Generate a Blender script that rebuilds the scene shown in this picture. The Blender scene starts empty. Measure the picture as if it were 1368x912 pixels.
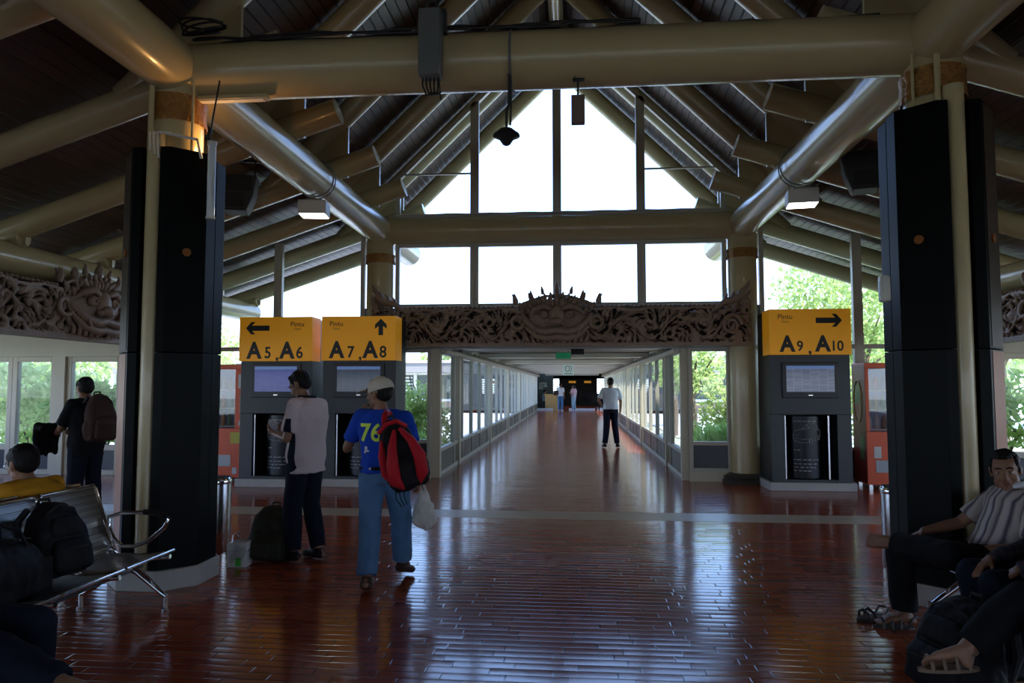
import bpy, bmesh, math, random
import numpy as np
from mathutils import Vector, Matrix, Euler, noise
from mathutils.bvhtree import BVHTree
random.seed(7); np.random.seed(7)
SC = bpy.context.scene
COL = SC.collection
PI = math.pi

# ---------------------------------------------------------------- camera
cam_data = bpy.data.cameras.new('camera')
cam = bpy.data.objects.new('camera', cam_data); COL.objects.link(cam)
cam_data.sensor_width = 36.0
cam_data.lens = 950/1368*36
cam_data.clip_start = .05; cam_data.clip_end = 400
cam.location = (.28, 0, 1.52)
cam.rotation_euler = Euler((math.radians(90+3.55), 0, math.radians(5.05)), 'XYZ')
SC.camera = cam

# ---------------------------------------------------------------- view, world, sun
SC.view_settings.view_transform = 'Standard'
SC.view_settings.look = 'None'
SC.view_settings.gamma = 1.0
SC.view_settings.use_curve_mapping = False
SC.view_settings.exposure = -0.12
SC.cycles.max_bounces = 10
SC.cycles.diffuse_bounces = 5
SC.cycles.transparent_max_bounces = 24
SC.cycles.sample_clamp_indirect = 6
world = bpy.data.worlds.new('sky'); SC.world = world
world.use_nodes = True
nt = world.node_tree; nt.nodes.clear()
wo = nt.nodes.new('ShaderNodeOutputWorld'); bg = nt.nodes.new('ShaderNodeBackground')
tc = nt.nodes.new('ShaderNodeTexCoord'); sx = nt.nodes.new('ShaderNodeSeparateXYZ')
rp = nt.nodes.new('ShaderNodeValToRGB')
nt.links.new(tc.outputs['Generated'], sx.inputs[0]); nt.links.new(sx.outputs['Z'], rp.inputs[0])
nt.links.new(rp.outputs[0], bg.inputs[0]); nt.links.new(bg.outputs[0], wo.inputs[0])
e = rp.color_ramp.elements
e[0].position = 0.0; e[0].color = (.74, .86, 1, 1)
e[1].position = .75; e[1].color = (.26, .44, 1, 1)
m_ = rp.color_ramp.elements.new(.22); m_.color = (.34, .54, 1, 1)
bg.inputs[1].default_value = 5.2
sun_d = bpy.data.lights.new('sun', 'SUN'); sun_d.energy = 12; sun_d.angle = math.radians(1.2); sun_d.color = (1, .95, .86)
sun = bpy.data.objects.new('sun', sun_d); COL.objects.link(sun)
sun.rotation_euler = Euler((math.radians(24), math.radians(20), 0), 'XYZ')   # high, from behind the camera's right shoulder
# ---------------------------------------------------------------- materials
MATS = {}
def mat(name, col, rough=.6, metal=0., var=.0, vscale=8., bump=0., bscale=40., emit=None, spec=.5, stretch=(1,1,1), trans=0., coat=0.):
    if name in MATS: return MATS[name]
    m = bpy.data.materials.new(name); m.use_nodes = True; MATS[name] = m
    t = m.node_tree; b = t.nodes['Principled BSDF']
    c = tuple(col)+(1,)
    b.inputs['Base Color'].default_value = c
    b.inputs['Roughness'].default_value = rough
    b.inputs['Metallic'].default_value = metal
    if name.startswith(('cloth_', 'bag_', 'hair', 'shoe_')): spec = .15
    b.inputs['Specular IOR Level'].default_value = spec
    b.inputs['Coat Weight'].default_value = coat
    tcn = t.nodes.new('ShaderNodeTexCoord'); mp = t.nodes.new('ShaderNodeMapping'); mp.inputs['Scale'].default_value = stretch
    t.links.new(tcn.outputs['Object'], mp.inputs[0])
    n = t.nodes.new('ShaderNodeTexNoise'); n.inputs['Scale'].default_value = vscale; n.inputs['Detail'].default_value = 4
    t.links.new(mp.outputs[0], n.inputs['Vector'])
    mx = t.nodes.new('ShaderNodeMix'); mx.data_type = 'RGBA'
    mx.inputs['A'].default_value = tuple(x*(1-var) for x in col)+(1,)
    mx.inputs['B'].default_value = tuple(min(1, x*(1+var)) for x in col)+(1,)
    t.links.new(n.outputs['Fac'], mx.inputs['Factor']); t.links.new(mx.outputs['Result'], b.inputs['Base Color'])
    if bump:
        n2 = t.nodes.new('ShaderNodeTexNoise'); n2.inputs['Scale'].default_value = bscale
        t.links.new(mp.outputs[0], n2.inputs['Vector'])
        bp = t.nodes.new('ShaderNodeBump'); bp.inputs['Strength'].default_value = bump; bp.inputs['Distance'].default_value = .01
        t.links.new(n2.outputs['Fac'], bp.inputs['Height']); t.links.new(bp.outputs[0], b.inputs['Normal'])
    if emit:
        b.inputs['Emission Color'].default_value = tuple(emit[:3])+(1,); b.inputs['Emission Strength'].default_value = emit[3]
    return m
def M(n): return MATS[n]
mat('beige_paint', (.45, .37, .20), .27, var=.07, vscale=3, coat=.2)
mat('pale_paint', (.50, .46, .35), .35, var=.06, vscale=3)
mat('frame_paint', (.46, .44, .37), .4, var=.06)
mat('white_paint', (.72, .71, .66), .4, var=.04)
mat('alu_grey', (.22, .23, .24), .35, metal=.4, var=.06)
mat('black_gloss', (.002, .0024, .003), .45, var=.1, spec=.06)
mat('black_satin', (.0045, .006, .007), .5, var=.1, spec=.10)
mat('black_matt', (.012, .013, .015), .6, var=.2)
mat('dark_panel', (.035, .04, .045), .35, var=.1)
mat('bronze_and_reflection', (.24, .08, .02), .5, metal=.2, var=.2, spec=.2)  # bronze of the fixing discs, also the painted reflection low on the chamfers
mat('dark_reflection', (.04, .025, .016), .5, metal=.1, var=.2, spec=.15)  # darker painted reflection for the upper chamfers
mat('gold', (.30, .14, .03), .45, metal=.45, var=.5, vscale=30, bump=.9, bscale=60)
mat('stone_light', (.42, .41, .38), .5, var=.12, bump=.2)
mat('dark_stone', (.05, .045, .04), .4, var=.4, bump=.5)
mat('steel', (.62, .62, .62), .18, metal=1, var=.05)
mat('chrome', (.8, .8, .8), .06, metal=1)
mat('black_rubber', (.01, .01, .01), .8)
mat('cable_black', (.01, .01, .01), .5)
mat('carved', (.24, .165, .12), .5, var=.35, vscale=14, bump=.5, bscale=50)
mat('carved_dark', (.030, .017, .012), .9, var=.3)
mat('grey_box', (.12, .13, .13), .5, var=.1)
mat('offwhite_plastic', (.55, .54, .5), .4, var=.05)
mat('lamp_glow', (1, 1, 1), .4, emit=(1, .97, .9, 9))
mat('concrete', (.45, .44, .41), .8, var=.15, bump=.3)
mat('white_wall', (.7, .7, .68), .7, var=.06)
mat('grey_wall', (.2, .21, .21), .7, var=.1)
mat('soil', (.16, .12, .07), .9, var=.3)
mat('bark', (.16, .12, .085), .9, var=.3, bump=.6)

def glass_mat(name, tint=(1, 1, 1), refl=1.0):
    m = bpy.data.materials.new(name); m.use_nodes = True; MATS[name] = m
    t = m.node_tree; t.nodes.clear()
    o = t.nodes.new('ShaderNodeOutputMaterial'); tr = t.nodes.new('ShaderNodeBsdfTransparent'); g = t.nodes.new('ShaderNodeBsdfGlossy')
    tr.inputs[0].default_value = tint+(1,); g.inputs['Roughness'].default_value = .02
    f = t.nodes.new('ShaderNodeFresnel'); f.inputs[0].default_value = 1.45
    mu = t.nodes.new('ShaderNodeMath'); mu.operation = 'MULTIPLY'; mu.inputs[1].default_value = refl
    mx = t.nodes.new('ShaderNodeMixShader')
    t.links.new(f.outputs[0], mu.inputs[0]); t.links.new(mu.outputs[0], mx.inputs[0])
    t.links.new(tr.outputs[0], mx.inputs[1]); t.links.new(g.outputs[0], mx.inputs[2]); t.links.new(mx.outputs[0], o.inputs[0])
    return m
glass_mat('glass', (.95, .97, .96), .35); glass_mat('display_glass', (.9, .9, .9), 1.6)

def leaf_mat(name, c1, c2):
    m = bpy.data.materials.new(name); m.use_nodes = True; MATS[name] = m
    t = m.node_tree; t.nodes.clear()
    o = t.nodes.new('ShaderNodeOutputMaterial'); d = t.nodes.new('ShaderNodeBsdfDiffuse'); tl = t.nodes.new('ShaderNodeBsdfTranslucent')
    mx = t.nodes.new('ShaderNodeMixShader'); mx.inputs[0].default_value = .45
    tcn = t.nodes.new('ShaderNodeTexCoord'); n = t.nodes.new('ShaderNodeTexNoise'); n.inputs['Scale'].default_value = 3.5; n.inputs['Detail'].default_value = 5
    r = t.nodes.new('ShaderNodeValToRGB'); r.color_ramp.elements[0].position = .35; r.color_ramp.elements[1].position = .65
    r.color_ramp.elements[0].color = c1+(1,); r.color_ramp.elements[1].color = c2+(1,)
    t.links.new(tcn.outputs['Object'], n.inputs['Vector']); t.links.new(n.outputs['Fac'], r.inputs[0])
    t.links.new(r.outputs[0], d.inputs[0]); t.links.new(r.outputs[0], tl.inputs[0])
    t.links.new(d.outputs[0], mx.inputs[1]); t.links.new(tl.outputs[0], mx.inputs[2]); t.links.new(mx.outputs[0], o.inputs[0])
leaf_mat('leaf_bright', (.22, .38, .08), (.58, .70, .24))
leaf_mat('leaf_mid', (.16, .30, .06), (.42, .54, .16))
leaf_mat('leaf_yellow', (.34, .46, .12), (.72, .80, .38))
leaf_mat('grass_leaf', (.26, .46, .10), (.60, .74, .26))

# glazed brick floor: tiles 8 x 35 cm, each laid a hair out of level
def floor_mat():
    m = bpy.data.materials.new('glazed_brick_floor'); m.use_nodes = True; MATS['floor'] = m
    t = m.node_tree; L = t.links.new; N = t.nodes.new; b = t.nodes['Principled BSDF']
    def math_(op, a, bb=None):
        n = N('ShaderNodeMath'); n.operation = op
        for i, v in enumerate((a, bb)):
            if v is None: continue
            if isinstance(v, (int, float)): n.inputs[i].default_value = v
            else: L(v, n.inputs[i])
        return n.outputs[0]
    tcn = N('ShaderNodeTexCoord'); s = N('ShaderNodeSeparateXYZ'); L(tcn.outputs['Object'], s.inputs[0])
    v = math_('DIVIDE', s.outputs['Y'], .085); row = math_('FLOOR', v); fv = math_('SUBTRACT', v, row)
    wn = N('ShaderNodeTexWhiteNoise'); wn.noise_dimensions = '1D'; L(row, wn.inputs['W'])
    u = math_('ADD', math_('DIVIDE', s.outputs['X'], .34), wn.outputs['Value']); cu = math_('FLOOR', u); fu = math_('SUBTRACT', u, cu)
    cmb = N('ShaderNodeCombineXYZ'); L(cu, cmb.inputs[0]); L(row, cmb.inputs[1])
    w2 = N('ShaderNodeTexWhiteNoise'); w2.noise_dimensions = '2D'; L(cmb.outputs[0], w2.inputs['Vector'])
    sc = N('ShaderNodeSeparateColor'); L(w2.outputs['Color'], sc.inputs[0])
    # joints
    e1 = math_('MINIMUM', math_('MULTIPLY', math_('MINIMUM', fv, math_('SUBTRACT', 1., fv)), .085),
               math_('MULTIPLY', math_('MINIMUM', fu, math_('SUBTRACT', 1., fu)), .34))
    mr = N('ShaderNodeMapRange'); mr.inputs['From Min'].default_value = .0008; mr.inputs['From Max'].default_value = .005; L(e1, mr.inputs['Value'])
    # colour
    r = N('ShaderNodeValToRGB'); L(sc.outputs[2], r.inputs[0])
    r.color_ramp.elements[0].color = (.27, .045, .016, 1); r.color_ramp.elements[1].color = (.40, .088, .032, 1)
    mx = N('ShaderNodeMix'); mx.data_type = 'RGBA'; mx.inputs['A'].default_value = (.06, .018, .010, 1)
    L(mr.outputs[0], mx.inputs['Factor']); L(r.outputs[0], mx.inputs['B']); L(mx.outputs['Result'], b.inputs['Base Color'])
    # level
    def tilt(o, k): return math_('MULTIPLY', math_('SUBTRACT', o, .5), k)
    cn = N('ShaderNodeCombineXYZ'); L(tilt(sc.outputs[0], .010), cn.inputs[0]); L(math_('ADD', tilt(sc.outputs[1], .024), math_('MULTIPLY', math_('SUBTRACT', fv, .5), .05)), cn.inputs[1]); cn.inputs[2].default_value = 1
    nn = N('ShaderNodeVectorMath'); nn.operation = 'NORMALIZE'; L(cn.outputs[0], nn.inputs[0])
    nz = N('ShaderNodeTexNoise'); nz.inputs['Scale'].default_value = 9; L(tcn.outputs['Object'], nz.inputs['Vector'])
    h = math_('ADD', mr.outputs[0], math_('MULTIPLY', nz.outputs['Fac'], .6))
    bp = N('ShaderNodeBump'); bp.inputs['Strength'].default_value = .4; bp.inputs['Distance'].default_value = .0016
    L(h, bp.inputs['Height']); L(nn.outputs[0], bp.inputs['Normal']); L(bp.outputs[0], b.inputs['Normal'])
    n3 = N('ShaderNodeTexNoise'); n3.inputs['Scale'].default_value = 2.2; n3.inputs['Detail'].default_value = 4; L(tcn.outputs['Object'], n3.inputs['Vector'])
    m3 = N('ShaderNodeMapRange'); m3.inputs['To Min'].default_value = .10; m3.inputs['To Max'].default_value = .2; L(n3.outputs['Fac'], m3.inputs['Value'])
    L(m3.outputs[0], b.inputs['Roughness'])
    b.inputs['Specular IOR Level'].default_value = .75
floor_mat()
def board_mat(name, base, dark, axis='Y'):
    """narrow ceiling boards running along Y: joints every 12 cm across"""
    m = bpy.data.materials.new(name); m.use_nodes = True; MATS[name] = m
    t = m.node_tree; L = t.links.new; N = t.nodes.new; b = t.nodes['Principled BSDF']
    tcn = N('ShaderNodeTexCoord'); s = N('ShaderNodeSeparateXYZ'); L(tcn.outputs['UV'], s.inputs[0])
    def math_(op, a, bb=None):
        n = N('ShaderNodeMath'); n.operation = op
        for i, v in enumerate((a, bb)):
            if v is None: continue
            if isinstance(v, (int, float)): n.inputs[i].default_value = v
            else: L(v, n.inputs[i])
        return n.outputs[0]
    v = math_('DIVIDE', s.outputs['X'], .13); row = math_('FLOOR', v); fv = math_('SUBTRACT', v, row)
    wn = N('ShaderNodeTexWhiteNoise'); wn.noise_dimensions = '1D'; L(row, wn.inputs['W'])
    ed = math_('MINIMUM', fv, math_('SUBTRACT', 1., fv))
    mr = N('ShaderNodeMapRange'); mr.inputs['From Min'].default_value = .02; mr.inputs['From Max'].default_value = .09; L(ed, mr.inputs['Value'])
    r = N('ShaderNodeMix'); r.data_type = 'RGBA'; L(wn.outputs['Value'], r.inputs['Factor'])
    r.inputs['A'].default_value = tuple(x*.75 for x in base)+(1,); r.inputs['B'].default_value = tuple(x*1.2 for x in base)+(1,)
    mx = N('ShaderNodeMix'); mx.data_type = 'RGBA'; mx.inputs['A'].default_value = dark+(1,); L(mr.outputs[0], mx.inputs['Factor']); L(r.outputs['Result'], mx.inputs['B'])
    L(mx.outputs['Result'], b.inputs['Base Color']); b.inputs['Roughness'].default_value = .45
    bp = N('ShaderNodeBump'); bp.inputs['Distance'].default_value = .01; bp.inputs['Strength'].default_value = .8
    L(mr.outputs[0], bp.inputs['Height']); L(bp.outputs[0], b.inputs['Normal'])
board_mat('dark_boards', (.085, .052, .038), (.008, .006, .005))

# ---------------------------------------------------------------- mesh helpers
class B:
    """collects shapes into ONE mesh object"""
    def __init__(s): s.bm = bmesh.new()
    def _add(s, vs, fs):
        v = [s.bm.verts.new(Vector(p)) for p in vs]; out = []
        for f in fs:
            try: out.append(s.bm.faces.new([v[i] for i in f]))
            except ValueError: pass
        return v
    def box(s, x0, x1, y0, y1, z0, z1, mx=None):
        vs = [(x, y, z) for x in (x0, x1) for y in (y0, y1) for z in (z0, z1)]
        if mx is not None: vs = [mx @ Vector(p) for p in vs]
        s._add(vs, [(0,1,3,2), (4,6,7,5), (0,4,5,1), (2,3,7,6), (0,2,6,4), (1,5,7,3)]); return s
    def bar(s, a, b, w, h, up=(0,0,1)):
        a, b = Vector(a), Vector(b); d = b-a; L = d.length; d.normalize(); u = Vector(up)
        r = d.cross(u)
        if r.length < 1e-4: r = d.cross(Vector((1,0,0)))
        r.normalize(); u = r.cross(d)
        vs = []
        for p in (a, b):
            for i, j in ((-1,-1), (1,-1), (1,1), (-1,1)): vs.append(p+r*w/2*i+u*h/2*j)
        s._add(vs, [(0,3,2,1), (4,5,6,7), (0,1,5,4), (1,2,6,5), (2,3,7,6), (3,0,4,7)]); return s
    def tube(s, pts, rad, n=12, caps=True, closed=False):
        pts = [Vector(p) for p in pts]; k = len(pts)
        rads = rad if isinstance(rad, (list, tuple)) else [rad]*k
        rings = []; prev = None
        for i, p in enumerate(pts):
            if closed: d = pts[(i+1) % k]-pts[i-1]
            else: d = pts[min(i+1, k-1)]-pts[max(i-1, 0)]
            d.normalize()
            if prev is None:
                r = d.cross(Vector((0,0,1)))
                if r.length < .05: r = d.cross(Vector((0,1,0)))
            else: r = prev - d*prev.dot(d)
            r.normalize(); prev = r; u = d.cross(r)
            rings.append([s.bm.verts.new(p+(r*math.cos(2*PI*j/n)+u*math.sin(2*PI*j/n))*rads[i]) for j in range(n)])
        for i in range(k if closed else k-1):
            a, b = rings[i], rings[(i+1) % k]
            for j in range(n): s.bm.faces.new((a[j], a[(j+1)%n], b[(j+1)%n], b[j]))
        if caps and not closed:
            s.bm.faces.new(rings[0][::-1]); s.bm.faces.new(rings[-1])
        return s
    def cyl(s, a, b, r, n=16, r2=None): return s.tube([a, b], [r, r if r2 is None else r2], n)
    def lathe(s, prof, c=(0,0,0), n=32, cap=True, ang=None):
        c = Vector(c); rings = []
        for r, z in prof: rings.append([s.bm.verts.new(c+Vector((r*math.cos(2*PI*j/n), r*math.sin(2*PI*j/n), z))) for j in range(n)])
        for a, b in zip(rings, rings[1:]):
            for j in range(n): s.bm.faces.new((a[j], a[(j+1)%n], b[(j+1)%n], b[j]))
        if cap: s.bm.faces.new(rings[0][::-1]); s.bm.faces.new(rings[-1])
        return s
    def ball(s, c, r, rot=None, n=16, m=10):
        c = Vector(c); r = Vector((r,)*3) if isinstance(r, (int, float)) else Vector(r)
        R = rot.to_matrix() if isinstance(rot, Euler) else (rot or Matrix.Identity(3))
        top = s.bm.verts.new(c+R@Vector((0,0,r.z))); bot = s.bm.verts.new(c+R@Vector((0,0,-r.z)))
        rings = []
        for i in range(1, m):
            th = PI*i/m
            rings.append([s.bm.verts.new(c+R@Vector((r.x*math.sin(th)*math.cos(2*PI*j/n), r.y*math.sin(th)*math.sin(2*PI*j/n), r.z*math.cos(th)))) for j in range(n)])
        for j in range(n):
            s.bm.faces.new((top, rings[0][j], rings[0][(j+1)%n])); s.bm.faces.new((bot, rings[-1][(j+1)%n], rings[-1][j]))
        for a, b in zip(rings, rings[1:]):
            for j in range(n): s.bm.faces.new((a[j], b[j], b[(j+1)%n], a[(j+1)%n]))
        return s
    def prism(s, poly, lo, hi, axis='z'):
        def q(p, t):
            return {'z': (p[0], p[1], t), 'y': (p[0], t, p[1]), 'x': (t, p[0], p[1])}[axis]
        a = [s.bm.verts.new(q(p, lo)) for p in poly]; b = [s.bm.verts.new(q(p, hi)) for p in poly]; n = len(poly)
        s.bm.faces.new(a[::-1]); s.bm.faces.new(b)
        for i in range(n): s.bm.faces.new((a[i], a[(i+1)%n], b[(i+1)%n], b[i]))
        return s
    def quad(s, pts): s._add(pts, [tuple(range(len(pts)))]); return s
    def done(s, name, m, parent=None, smooth=None, bevel=0, noflip=False, mods=()):
        bm = s.bm
        if not noflip: bmesh.ops.recalc_face_normals(bm, faces=bm.faces)
        me = bpy.data.meshes.new(name); bm.to_mesh(me); bm.free()
        ms = m if isinstance(m, (list, tuple)) else [m]
        for x in ms: me.materials.append(MATS[x] if isinstance(x, str) else x)
        o = bpy.data.objects.new(name, me); COL.objects.link(o)
        if parent is not None: o.parent = parent
        if smooth is None: smooth = 40
        if smooth:
            me.shade_smooth()
            try: me.set_sharp_from_angle(angle=math.radians(smooth))
            except Exception: pass
        if bevel:
            bv = o.modifiers.new('bevel', 'BEVEL'); bv.width = bevel; bv.segments = 2; bv.limit_method = 'ANGLE'; bv.angle_limit = math.radians(40)
        return o
def tag(o, label=None, cat=None, group=None, kind=None):
    if label: o['label'] = label
    if cat: o['category'] = cat
    if group: o['group'] = group
    if kind: o['kind'] = kind
    return o
def thing(name, label, cat, loc=(0,0,0), rz=0, group=None):
    o = bpy.data.objects.new(name, None); COL.objects.link(o)
    o.location = loc; o.rotation_euler = (0, 0, rz); o.empty_display_size = .1
    return tag(o, label, cat, group)
def struct(name, b, m, parent=None, **k):
    o = b.done(name, m, parent, **k)
    if parent is None: o['kind'] = 'structure'
    return o
def sgroup(name):
    o = bpy.data.objects.new(name, None); COL.objects.link(o); o['kind'] = 'structure'; return o
def clone(root, loc=None, rz=None, label=None, group=None):
    def cp(o, par):
        c = o.copy(); COL.objects.link(c); c.parent = par
        for ch in list(o.children): cp(ch, c)
        return c
    r = cp(root, None)
    if loc is not None: r.location = loc
    if rz is not None: r.rotation_euler = (0, 0, rz)
    if label: r['label'] = label
    if group: r['group'] = group
    return r
def text_mesh(name, body, size, m, parent=None, loc=(0,0,0), rot=(PI/2,0,0), bold=.0, ext=.002, align='CENTER', sx=1.0, link=True):
    cu = bpy.data.curves.new(name, 'FONT'); cu.body = body; cu.size = size; cu.offset = bold; cu.extrude = ext
    cu.align_x = align; cu.align_y = 'CENTER'
    o = bpy.data.objects.new(name, cu); COL.objects.link(o)
    bpy.context.view_layer.update()
    me = bpy.data.meshes.new_from_object(o.evaluated_get(bpy.context.evaluated_depsgraph_get()))
    bpy.data.objects.remove(o); me.materials.clear(); me.materials.append(MATS[m] if isinstance(m, str) else m)
    T = Matrix.Translation(loc) @ Euler(rot).to_matrix().to_4x4() @ Matrix.Diagonal((sx, 1, 1, 1))
    me.transform(T)
    r = bpy.data.objects.new(name, me); COL.objects.link(r)
    if parent is not None: r.parent = parent
    return r
# ================================================================ THE SETTING (hall axis x = 0, facade at y = 11.6)
HY0, HY1 = -9.0, 11.6
struct('floor', B().box(-11.5, 11.5, HY0, 11.75, -.12, 0).box(-2.03, 2.05, 11.75, 44, -.12, 0), 'floor')
mat('inlay', (.48, .40, .30), .3, var=.1)
struct('trim_1', B().box(-9.5, 9.5, 8.24, 8.74, 0, .0012), 'inlay')
# roof underside: steep part, low part, eaves
SL = .97; RX = 2.72
def zs(x): return 4.94+SL*(RX-abs(x))          # underside of steep rafters
def zl(x): return 4.56-.33*(abs(x)-2.32)       # centre of low rafters
LOWX = 6.75; LOWZ = zl(LOWX)
def roof_slab():
    b = B()
    uvl = b.bm.loops.layers.uv.new('UVMap')
    prof = [(0, zs(0)+.42), (3.86, 4.28), (LOWX, zl(LOWX)+.19), (11.9, zl(LOWX)+.19-.10*(11.9-LOWX))]
    Y0, Y1 = HY0-.3, 14.0
    for sgn in (-1, 1):
        acc = 0
        for (x0, z0), (x1, z1) in zip(prof, prof[1:]):
            L = math.hypot(x1-x0, z1-z0)
            for dz, flip in ((0, False), (.09, True)):
                vs = [b.bm.verts.new(p) for p in ((sgn*x0, Y0, z0+dz), (sgn*x1, Y0, z1+dz), (sgn*x1, Y1, z1+dz), (sgn*x0, Y1, z0+dz))]
                f = b.bm.faces.new(vs)
                for lp, uv in zip(f.loops, ((acc, Y0), (acc+L, Y0), (acc+L, Y1), (acc, Y1))): lp[uvl].uv = uv
            for yy in (Y0, Y1):
                b.quad([(sgn*x0, yy, z0), (sgn*x1, yy, z1), (sgn*x1, yy, z1+.09), (sgn*x0, yy, z0+.09)])
            acc += L
    return b
struct('ceiling', roof_slab(), 'dark_boards', smooth=0)
# longitudinal header tubes (they run through, past the facade)
zt = 4.10
for sgn, n in ((-1, 'trim_2'), (1, 'trim_3')):
    struct(n, B().tube([(sgn*2.96, HY0, zt), (sgn*2.96, 13.65, zt)], .225, 40), 'beige_paint')
for sgn, n in ((-1, 'trim_4'), (1, 'trim_5')):
    struct(n, B().tube([(sgn*6.15, HY0, 2.97), (sgn*6.15, 13.65, 2.97)], .19, 32), 'beige_paint')
# cross tubes
for y, n in ((5.5, 'trim_6'), (11.6, 'trim_7')):
    struct(n, B().tube([(-2.96, y, zt), (2.96, y, zt)], .225, 40), 'beige_paint')
struct('trim_8', B().tube([(0, HY0, zs(0)+.05), (0, 13.6, zs(0)+.05)], .12, 20), 'beige_paint')
# side walls and the wall behind the camera: low wall, open glazed band above
for sgn, n in ((-1, 'wall_left'), (1, 'wall_right')):
    b = B().box(sgn*11.5-.08, sgn*11.5+.08, HY0, 11.6, -.1, .55).box(sgn*11.5-.08, sgn*11.5+.08, HY0, 11.6, 2.15, 2.62)
    struct(n, b, 'white_wall')
b = B().box(-11.5, 11.5, HY0-.15, HY0, -.1, 1.0)
b.prism([(-11.5, 1.9), (11.5, 1.9), (11.5, 2.7), (LOWX, zl(LOWX)+.1), (3.86, 4.2), (0, zs(0)+.4), (-3.86, 4.2), (-LOWX, zl(LOWX)+.1), (-11.5, 2.7)], HY0-.15, HY0, 'y')
struct('wall_back', b, 'white_wall')

# ---- roof frames (tubular rafters), one welded frame every 1.525 m
frame_y = [-4.67, -3.15, -1.625, -.1, 1.425, 2.95, 4.475, 6.0, 7.525, 9.05, 10.575, 12.1, 13.6]
fl_ = {6.0: 'tubular steel roof frame just past the front cross beam', 7.525: 'second tubular roof frame past the front cross beam',
       9.05: 'third tubular roof frame past the front cross beam', 10.575: 'tubular roof frame just inside the gable glazing',
       12.1: 'tubular roof frame just outside the gable glazing', 13.6: 'outermost roof frame at the open gable edge against the sky',
       4.475: 'tubular roof frame just on this side of the front cross beam', 2.95: 'tubular roof frame high overhead, second on this side of the front beam'}
def rafter_parts(t, sgn):
    x0, x1 = 0.0, 3.78
    off = .145*math.sqrt(1+SL*SL)
    B().tube([(sgn*x0, 0, zs(0)+off), (sgn*x1, 0, zs(x1)+off)], .145, 24).done('steep_rafter', 'beige_paint', t)
    B().tube([(sgn*2.32, 0, zl(2.32)), (sgn*LOWX, 0, LOWZ)], .142, 24).done('low_rafter', 'beige_paint', t)
    B().tube([(sgn*6.0, 0, 3.22), (sgn*11.6, 0, 3.22-.10*5.6)], .12, 16).done('eaves_rafter', 'beige_paint', t)
    B().prism([(sgn*2.70, 4.27), (sgn*2.70, 5.06), (sgn*3.82, 4.02), (sgn*3.82, 3.95), (sgn*3.02, 4.27)], -.022, .022, 'y').done('gusset_plate', 'beige_paint', t)
    B().prism([(sgn*5.95, 3.12), (sgn*5.95, 3.42), (sgn*7.0, 3.2), (sgn*7.0, 3.0), (sgn*6.3, 3.08)], -.02, .02, 'y').done('eaves_plate', 'beige_paint', t)
proto = None
for y in frame_y:
    lab = fl_.get(y, 'tubular roof frame overhead behind the viewpoint')
    if proto is None:
        proto = thing('roof_frame', lab, 'roof frame', (0, y, 0), 0, 'tubular roof frames')
        for s_ in (-1, 1): rafter_parts(proto, s_)
    else: clone(proto, (0, y, 0), 0, lab)

# ---- gable glazing at y = 11.6
GY = 11.6; fw = .075
def rect_window(name, x0, x1, z0, z1, y=GY, fm='frame_paint', w=.06, d=.08, panel=None, bars=()):
    """a frame with one pane; panel = height of a dark lower panel"""
    g = sgroup(name)
    b = B().box(x0, x0+w, y-d/2, y+d/2, z0, z1).box(x1-w, x1, y-d/2, y+d/2, z0, z1)
    b.box(x0+w, x1-w, y-d/2, y+d/2, z0, z0+w).box(x0+w, x1-w, y-d/2, y+d/2, z1-w, z1)
    for zb in bars: b.box(x0+w, x1-w, y-d/2, y+d/2, zb-w/2, zb+w/2)
    b.done('window_frame', fm, g, bevel=.006)
    zz = z0+w
    if panel:
        B().box(x0+w, x1-w, y-.015, y+.015, z0+w, z0+panel).done('lower_panel', 'dark_panel', g)
        B().box(x0+w, x1-w, y-d/2, y+d/2, z0+panel, z0+panel+w).done('rail', fm, g)
        zz = z0+panel+w
    B().box(x0+w, x1-w, y-.003, y+.003, zz, z1-w).done('pane', 'glass', g)
    return g
wn = [0]
def wname(): wn[0] += 1; return 'window_%d' % wn[0]
# lower clerestory between lintel and cross tube
xm = [-2.70, -1.37, 0.0, 1.365, 2.71]
for a, c in zip(xm, xm[1:]): rect_window(wname(), a, c, 2.80, 3.89, w=.07)
# gable triangle panels (between cross tube and the rafters)
def gable_panel(x0, x1, z0):
    g = sgroup(wname()); w = .07; y = GY
    k = .02
    zt0, zt1 = zs(x0)+k, zs(x1)+k
    b = B()
    b.box(x0, x0+w, y-.04, y+.04, z0, zt0 if x0 >= 0 else zt0).box(x1-w, x1, y-.04, y+.04, z0, zt1)
    b.box(x0+w, x1-w, y-.04, y+.04, z0, z0+w)
    b.bar((x0, y, zt0-.02), (x1, y, zt1-.02), .08, .06, (0, 0, 1))
    b.done('window_frame', 'frame_paint', g)
    B().prism([(x0+w, z0+w), (x1-w, z0+w), (x1-w, zt1-.03), (x0+w, zt0-.03)], y-.003, y+.003, 'y').done('pane', 'glass', g)
for a, c in zip(xm, xm[1:]): gable_panel(a, c, 4.31)
# a thin glazing bar across the outer gable panes
struct('trim_9', B().box(-2.65, -1.43, GY-.02, GY+.02, 5.05, 5.075).box(1.42, 2.66, GY-.02, GY+.02, 5.05, 5.075), 'frame_paint')
struct('trim_10', B().box(-.065, .065, GY-.07, GY+.07, 4.3, zs(0)+.1), 'frame_paint')
struct('trim_17', B().box(-3.22, 3.22, 11.60, 11.76, 2.125, 2.81), 'alu_grey')
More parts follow.
